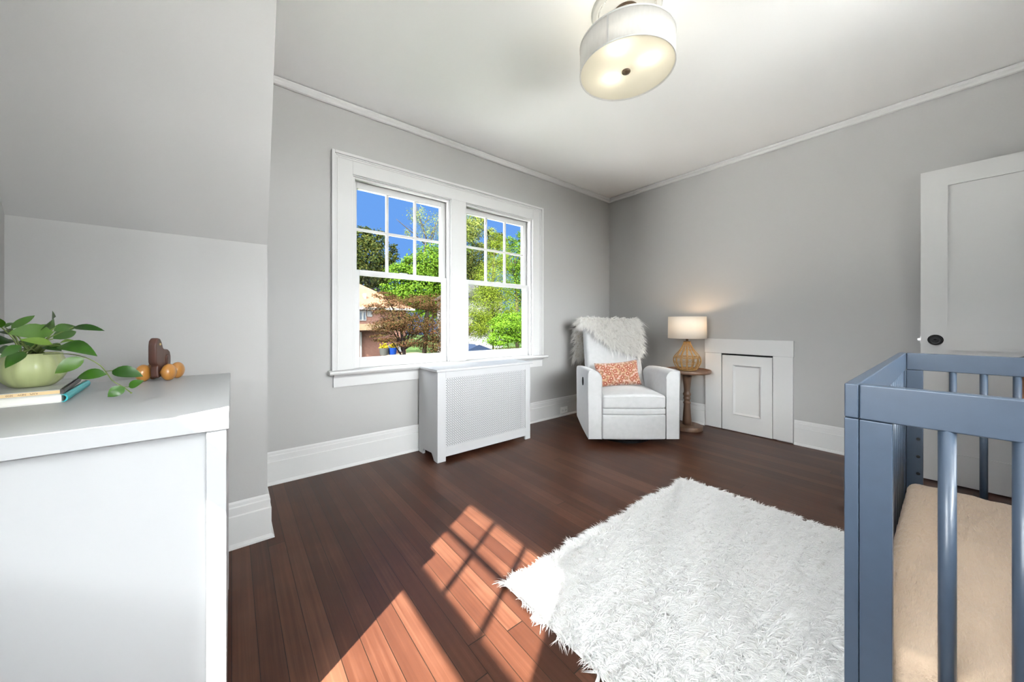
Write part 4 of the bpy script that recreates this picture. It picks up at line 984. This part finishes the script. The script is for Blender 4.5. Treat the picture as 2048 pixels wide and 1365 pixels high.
# brick house across the garden
HY = 27.0
def hx(u, y=HY): return at_y(u, 648, y).x
def hz(v, y=HY, u=760): return at_y(u, v, y).z
BRICK = brick_material(); ROOF = mat('roof_orange', (.040, .021, .013), .9, spec=.02, bump=.4, bscale=12, var=.15, vscale=4)
WHITEH = mat('house_white', (.042, .042, .040), .7, spec=.1); DARKW = mat('house_window', (.004, .007, .011), .3, spec=.2); TAN = mat('house_tan', (.035, .025, .016), .85, spec=.02, var=.15, vscale=2)
BLUED = mat('door_blue', (.002, .010, .035), .6, spec=.1); STONE = mat('terrace_stone', (.042, .034, .023), .9, spec=.02)
hs = tag(empty('house', (hx(740), HY, GZ)), 'brick house with an orange hipped roof seen through the left window', 'house')
xl, xr = hx(640), hx(812); ze = hz(617)
obj('wall', boxes((xl, xr, HY, HY + 9, GZ, ze)), BRICK, hs)
bm = bmesh.new(); ov = .5
E_ = [bm.verts.new(p) for p in ((xl - ov, HY - ov, ze), (xr + ov, HY - ov, ze), (xr + ov, HY + 9 + ov, ze), (xl - ov, HY + 9 + ov, ze))]
rz_ = ze + 2.6; T_ = [bm.verts.new((xl + 1.5, HY + 4.5, rz_)), bm.verts.new((xr - 3.2, HY + 4.5, rz_))]
for f in ((E_[0], E_[1], T_[1], T_[0]), (E_[1], E_[2], T_[1]), (E_[2], E_[3], T_[0], T_[1]), (E_[3], E_[0], T_[0]), (E_[3], E_[2], E_[1], E_[0])): bm.faces.new(f)
obj('roof', bm, ROOF, hs)
obj('gutter', boxes((xl - ov, xr + ov, HY - ov - .1, HY - ov, ze - .14, ze + .02)), WHITEH, hs)
obj('vent', boxes((hx(736), hx(740), HY + .9, HY + 1.3, ze + .4, ze + 1.15)), WHITEH, hs)
def hwin(u0, u1, v0, v1, pm=DARKW, y=HY):
    f = obj('window', boxes((hx(u0), hx(u1), y - .08, y, hz(v1), hz(v0))), WHITEH, hs)
    n = 2
    for k in range(n):
        a = hx(u0) + (hx(u1) - hx(u0)) * k / n; b = hx(u0) + (hx(u1) - hx(u0)) * (k + 1) / n
        obj('pane', boxes((a + .07, b - .07, y - .1, y - .07, hz(v1) + .08, hz(v0) - .08)), pm, f)
hwin(717, 732, 622, 642); hwin(734, 744, 622, 634)
obj('porch_roof', boxes((hx(690), hx(765), HY - 1.6, HY, hz(660), hz(648))), TAN, hs)
obj('downspout', boxes((hx(719.5), hx(721.5), HY - .25, HY - .05, GZ, hz(664))), WHITEH, hs)
hwin(776, 792, 690, 704, BLUED); 
obj('door', boxes((hx(796), hx(803), HY - .08, HY, hz(706), hz(688))), WHITEH, hs)
ter = tag(obj('terrace', boxes((hx(760), hx(830), HY - 2.4, HY - .3, GZ, hz(708))), STONE), 'stone terrace in front of the brick house holding two planters', 'terrace')
def planter(label, u, m, r):
    x, y = hx(u, HY - 1.2), HY - 1.2; zb = hz(708)
    p = tag(empty('planter', (x, y, zb)), label, 'planter', 'planters on the terrace')
    bm = bmesh.new(); lathe(bm, [(0, 0), (r * .8, 0), (r, .5), (r * .9, .5), (0, .45)], (x, y, zb), 20); obj('pot', bm, m, p)
    q = np.array([x, y, zb + .58]) + rng.normal(size=(160, 3)) * np.array([r * .35, r * .35, .1]); d = unit(rng.normal(size=(160, 3)) + np.array([0, 0, .6]))
    tag(strands('flowers', q, d, .12, .1, mat('flower_yellow', (.055, .042, .002), .8, spec=.02), p, seg=2), kind='stuff')
planter('grey planter of yellow flowers, left of the pair on the terrace', 768, mat('pot_grey', (.012, .012, .011), .8, spec=.02), .34)
planter('blue planter of yellow flowers, right of the pair on the terrace', 785, mat('pot_blue', (.0012, .006, .032), .6, spec=.02), .32)
# dark roofed house further off
h2 = tag(empty('house', (*at_y(735, 600, 60).xy, GZ)), 'distant house with a black roof above the orange one', 'house')
bx, bz = at_y(716, 600, 60).x, at_y(740, 592, 60).z
obj('wall', boxes((bx, bx + 5.2, 60, 66, GZ, bz)), mat('far_wall', (.003, .0045, .007), .8, spec=.02), h2)
bm = bmesh.new(); prism(bm, [(bx - .4, bz), (bx + 5.6, bz), (bx + 4.3, bz + 1.5), (bx + .9, bz + 1.5)], 'y', 59.5, 66.5); obj('roof', bm, mat('slate_black', (.002, .0025, .004), .8, spec=.05), h2)
obj('chimney', boxes((bx + 1.9, bx + 2.3, 61, 61.4, bz + 1.0, bz + 2.1)), WHITEH, h2)
# white house glimpsed through the cypress
h3 = tag(empty('house', (*at_y(960, 600, 26).xy, GZ)), 'white house half hidden behind the cypress', 'house')
a3, b3 = at_y(928, 600, 26).x, at_y(1005, 600, 26).x; z3 = at_y(960, 598, 26).z
obj('wall', boxes((a3, b3, 26, 31, GZ, z3)), WHITEH, h3)
bm = bmesh.new(); prism(bm, [(a3 - .4, z3), (b3 + .4, z3), ((a3 + b3) / 2, z3 + 1.6)], 'y', 25.6, 31.4); obj('roof', bm, mat('roof_grey', (.010, .010, .010), .9, spec=.02), h3)
for k in (0, 1):
    xa = a3 + .8 + k * 2.2; f = obj('window', boxes((xa, xa + .9, 25.92, 26, z3 - 2.6, z3 - 1.3)), WHITEH, h3); obj('pane', boxes((xa + .06, xa + .84, 25.9, 25.93, z3 - 2.54, z3 - 1.36)), DARKW, f)
bm = boxes((-12, -5.5, -16, -3.6, GZ, 3.6)); prism(bm, [(-12.4, 3.6), (-5.1, 3.6), (-8.75, 6.0)], 'y', -16.4, -3.2)  # unseen block added to keep low sky light off the dresser end
struct(obj('added_sky_blocker', bm, mat('sky_blocker_grey', (.20, .20, .19), .9, spec=.02)))
# small shed at the foot of the garden
s0 = at_y(940, 706, 13.5); 
shd = tag(empty('shed', (s0.x + .6, 14, GZ)), 'low shed with a dark blue grey roof and pale chimney under the cypress', 'shed')
zt_ = at_y(955, 690, 13.5).z
obj('wall', boxes((s0.x - .3, s0.x + 1.3, 13.6, 15.2, GZ, zt_ - .35)), mat('shed_wall', (.003, .005, .008), .8, spec=.02), shd)
bm = bmesh.new(); prism(bm, [(s0.x - .5, zt_ - .36), (s0.x + 1.5, zt_ - .36), (s0.x + .5, zt_)], 'y', 13.5, 15.3); obj('roof', bm, mat('shed_roof', (.002, .004, .009), .8, spec=.05), shd)
obj('chimney', boxes((s0.x + .42, s0.x + .62, 13.52, 13.7, zt_ - .3, zt_ + .08)), mat('chimney_pale', (.045, .040, .033), .8, spec=.02), shd)

# ------------------------------------------------------------------ light
SAZ = math.atan(.61); SEL = math.atan(.992)
sd_ = Vector((math.cos(SAZ) * math.cos(SEL), math.sin(SAZ) * math.cos(SEL), -math.sin(SEL)))   # direction the sunlight travels
sl = bpy.data.lights.new('sun', 'SUN'); sl.energy = 44.0; sl.angle = math.radians(.6); sl.color = (1, .96, .90)
so = bpy.data.objects.new('sun', sl); COL.objects.link(so); so.rotation_euler = sd_.to_track_quat('-Z', 'Y').to_euler(); so.location = (-10, -6, 12)
w = bpy.data.worlds.new('world'); SC.world = w; w.use_nodes = True; nt = w.node_tree; L = nt.links.new
bg = nt.nodes['Background']; tc = nd(nt, 'ShaderNodeTexCoord')
def VM(op, a, bvec):
    n = nd(nt, 'ShaderNodeVectorMath', operation=op); L(a, n.inputs[0]); n.inputs[1].default_value = bvec; return n
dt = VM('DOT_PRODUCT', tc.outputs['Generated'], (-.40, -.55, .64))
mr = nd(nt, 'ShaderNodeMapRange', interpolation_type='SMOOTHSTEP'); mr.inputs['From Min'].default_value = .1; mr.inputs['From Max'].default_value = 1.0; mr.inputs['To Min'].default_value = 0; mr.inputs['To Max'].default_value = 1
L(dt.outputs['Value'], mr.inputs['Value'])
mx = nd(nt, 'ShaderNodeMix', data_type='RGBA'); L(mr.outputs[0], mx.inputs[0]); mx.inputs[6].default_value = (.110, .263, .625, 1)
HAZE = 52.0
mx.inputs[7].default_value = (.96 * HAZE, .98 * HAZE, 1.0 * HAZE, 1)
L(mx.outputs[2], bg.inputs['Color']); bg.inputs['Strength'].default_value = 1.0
# skylight portals in the window openings
def portal(name, loc, rot, sx, sy):
    l = bpy.data.lights.new(name, 'AREA'); l.shape = 'RECTANGLE'; l.size = sx; l.size_y = sy; l.cycles.is_portal = True
    o = bpy.data.objects.new(name, l); COL.objects.link(o); o.location = loc; o.rotation_euler = rot
portal('portal', (XL - .16, .265, 1.46), (0, -PI / 2, 0), 1.4, .9)
portal('portal', (1.30, YB - .16, 1.59), (PI / 2, 0, 0), 2.44, 1.34)
portal('portal', (1.56, YA + .18, 1.4), (-PI / 2, 0, 0), 1.9, 1.5)

# ------------------------------------------------------------------ camera
cam = bpy.data.cameras.new('camera'); cam.sensor_width = 36; cam.sensor_fit = 'HORIZONTAL'; cam.lens = 36 * F / 2048
cam.shift_y = -(682.5 - V0) / 2048; cam.clip_start = .02; cam.clip_end = 400
co = bpy.data.objects.new('camera', cam); COL.objects.link(co); co.location = (0, 0, H); co.rotation_euler = (PI / 2, 0, -YAW)
SC.camera = co
SC.view_settings.view_transform = 'Standard'; SC.view_settings.look = 'None'; SC.view_settings.exposure = .6; SC.view_settings.gamma = 1; SC.view_settings.use_curve_mapping = False
SC.cycles.max_bounces = 10; SC.cycles.diffuse_bounces = 6; SC.cycles.glossy_bounces = 4; SC.cycles.transparent_max_bounces = 12
SC.cycles.caustics_reflective = False; SC.cycles.caustics_refractive = False; SC.cycles.sample_clamp_indirect = 8
SC.cycles.use_denoising = True
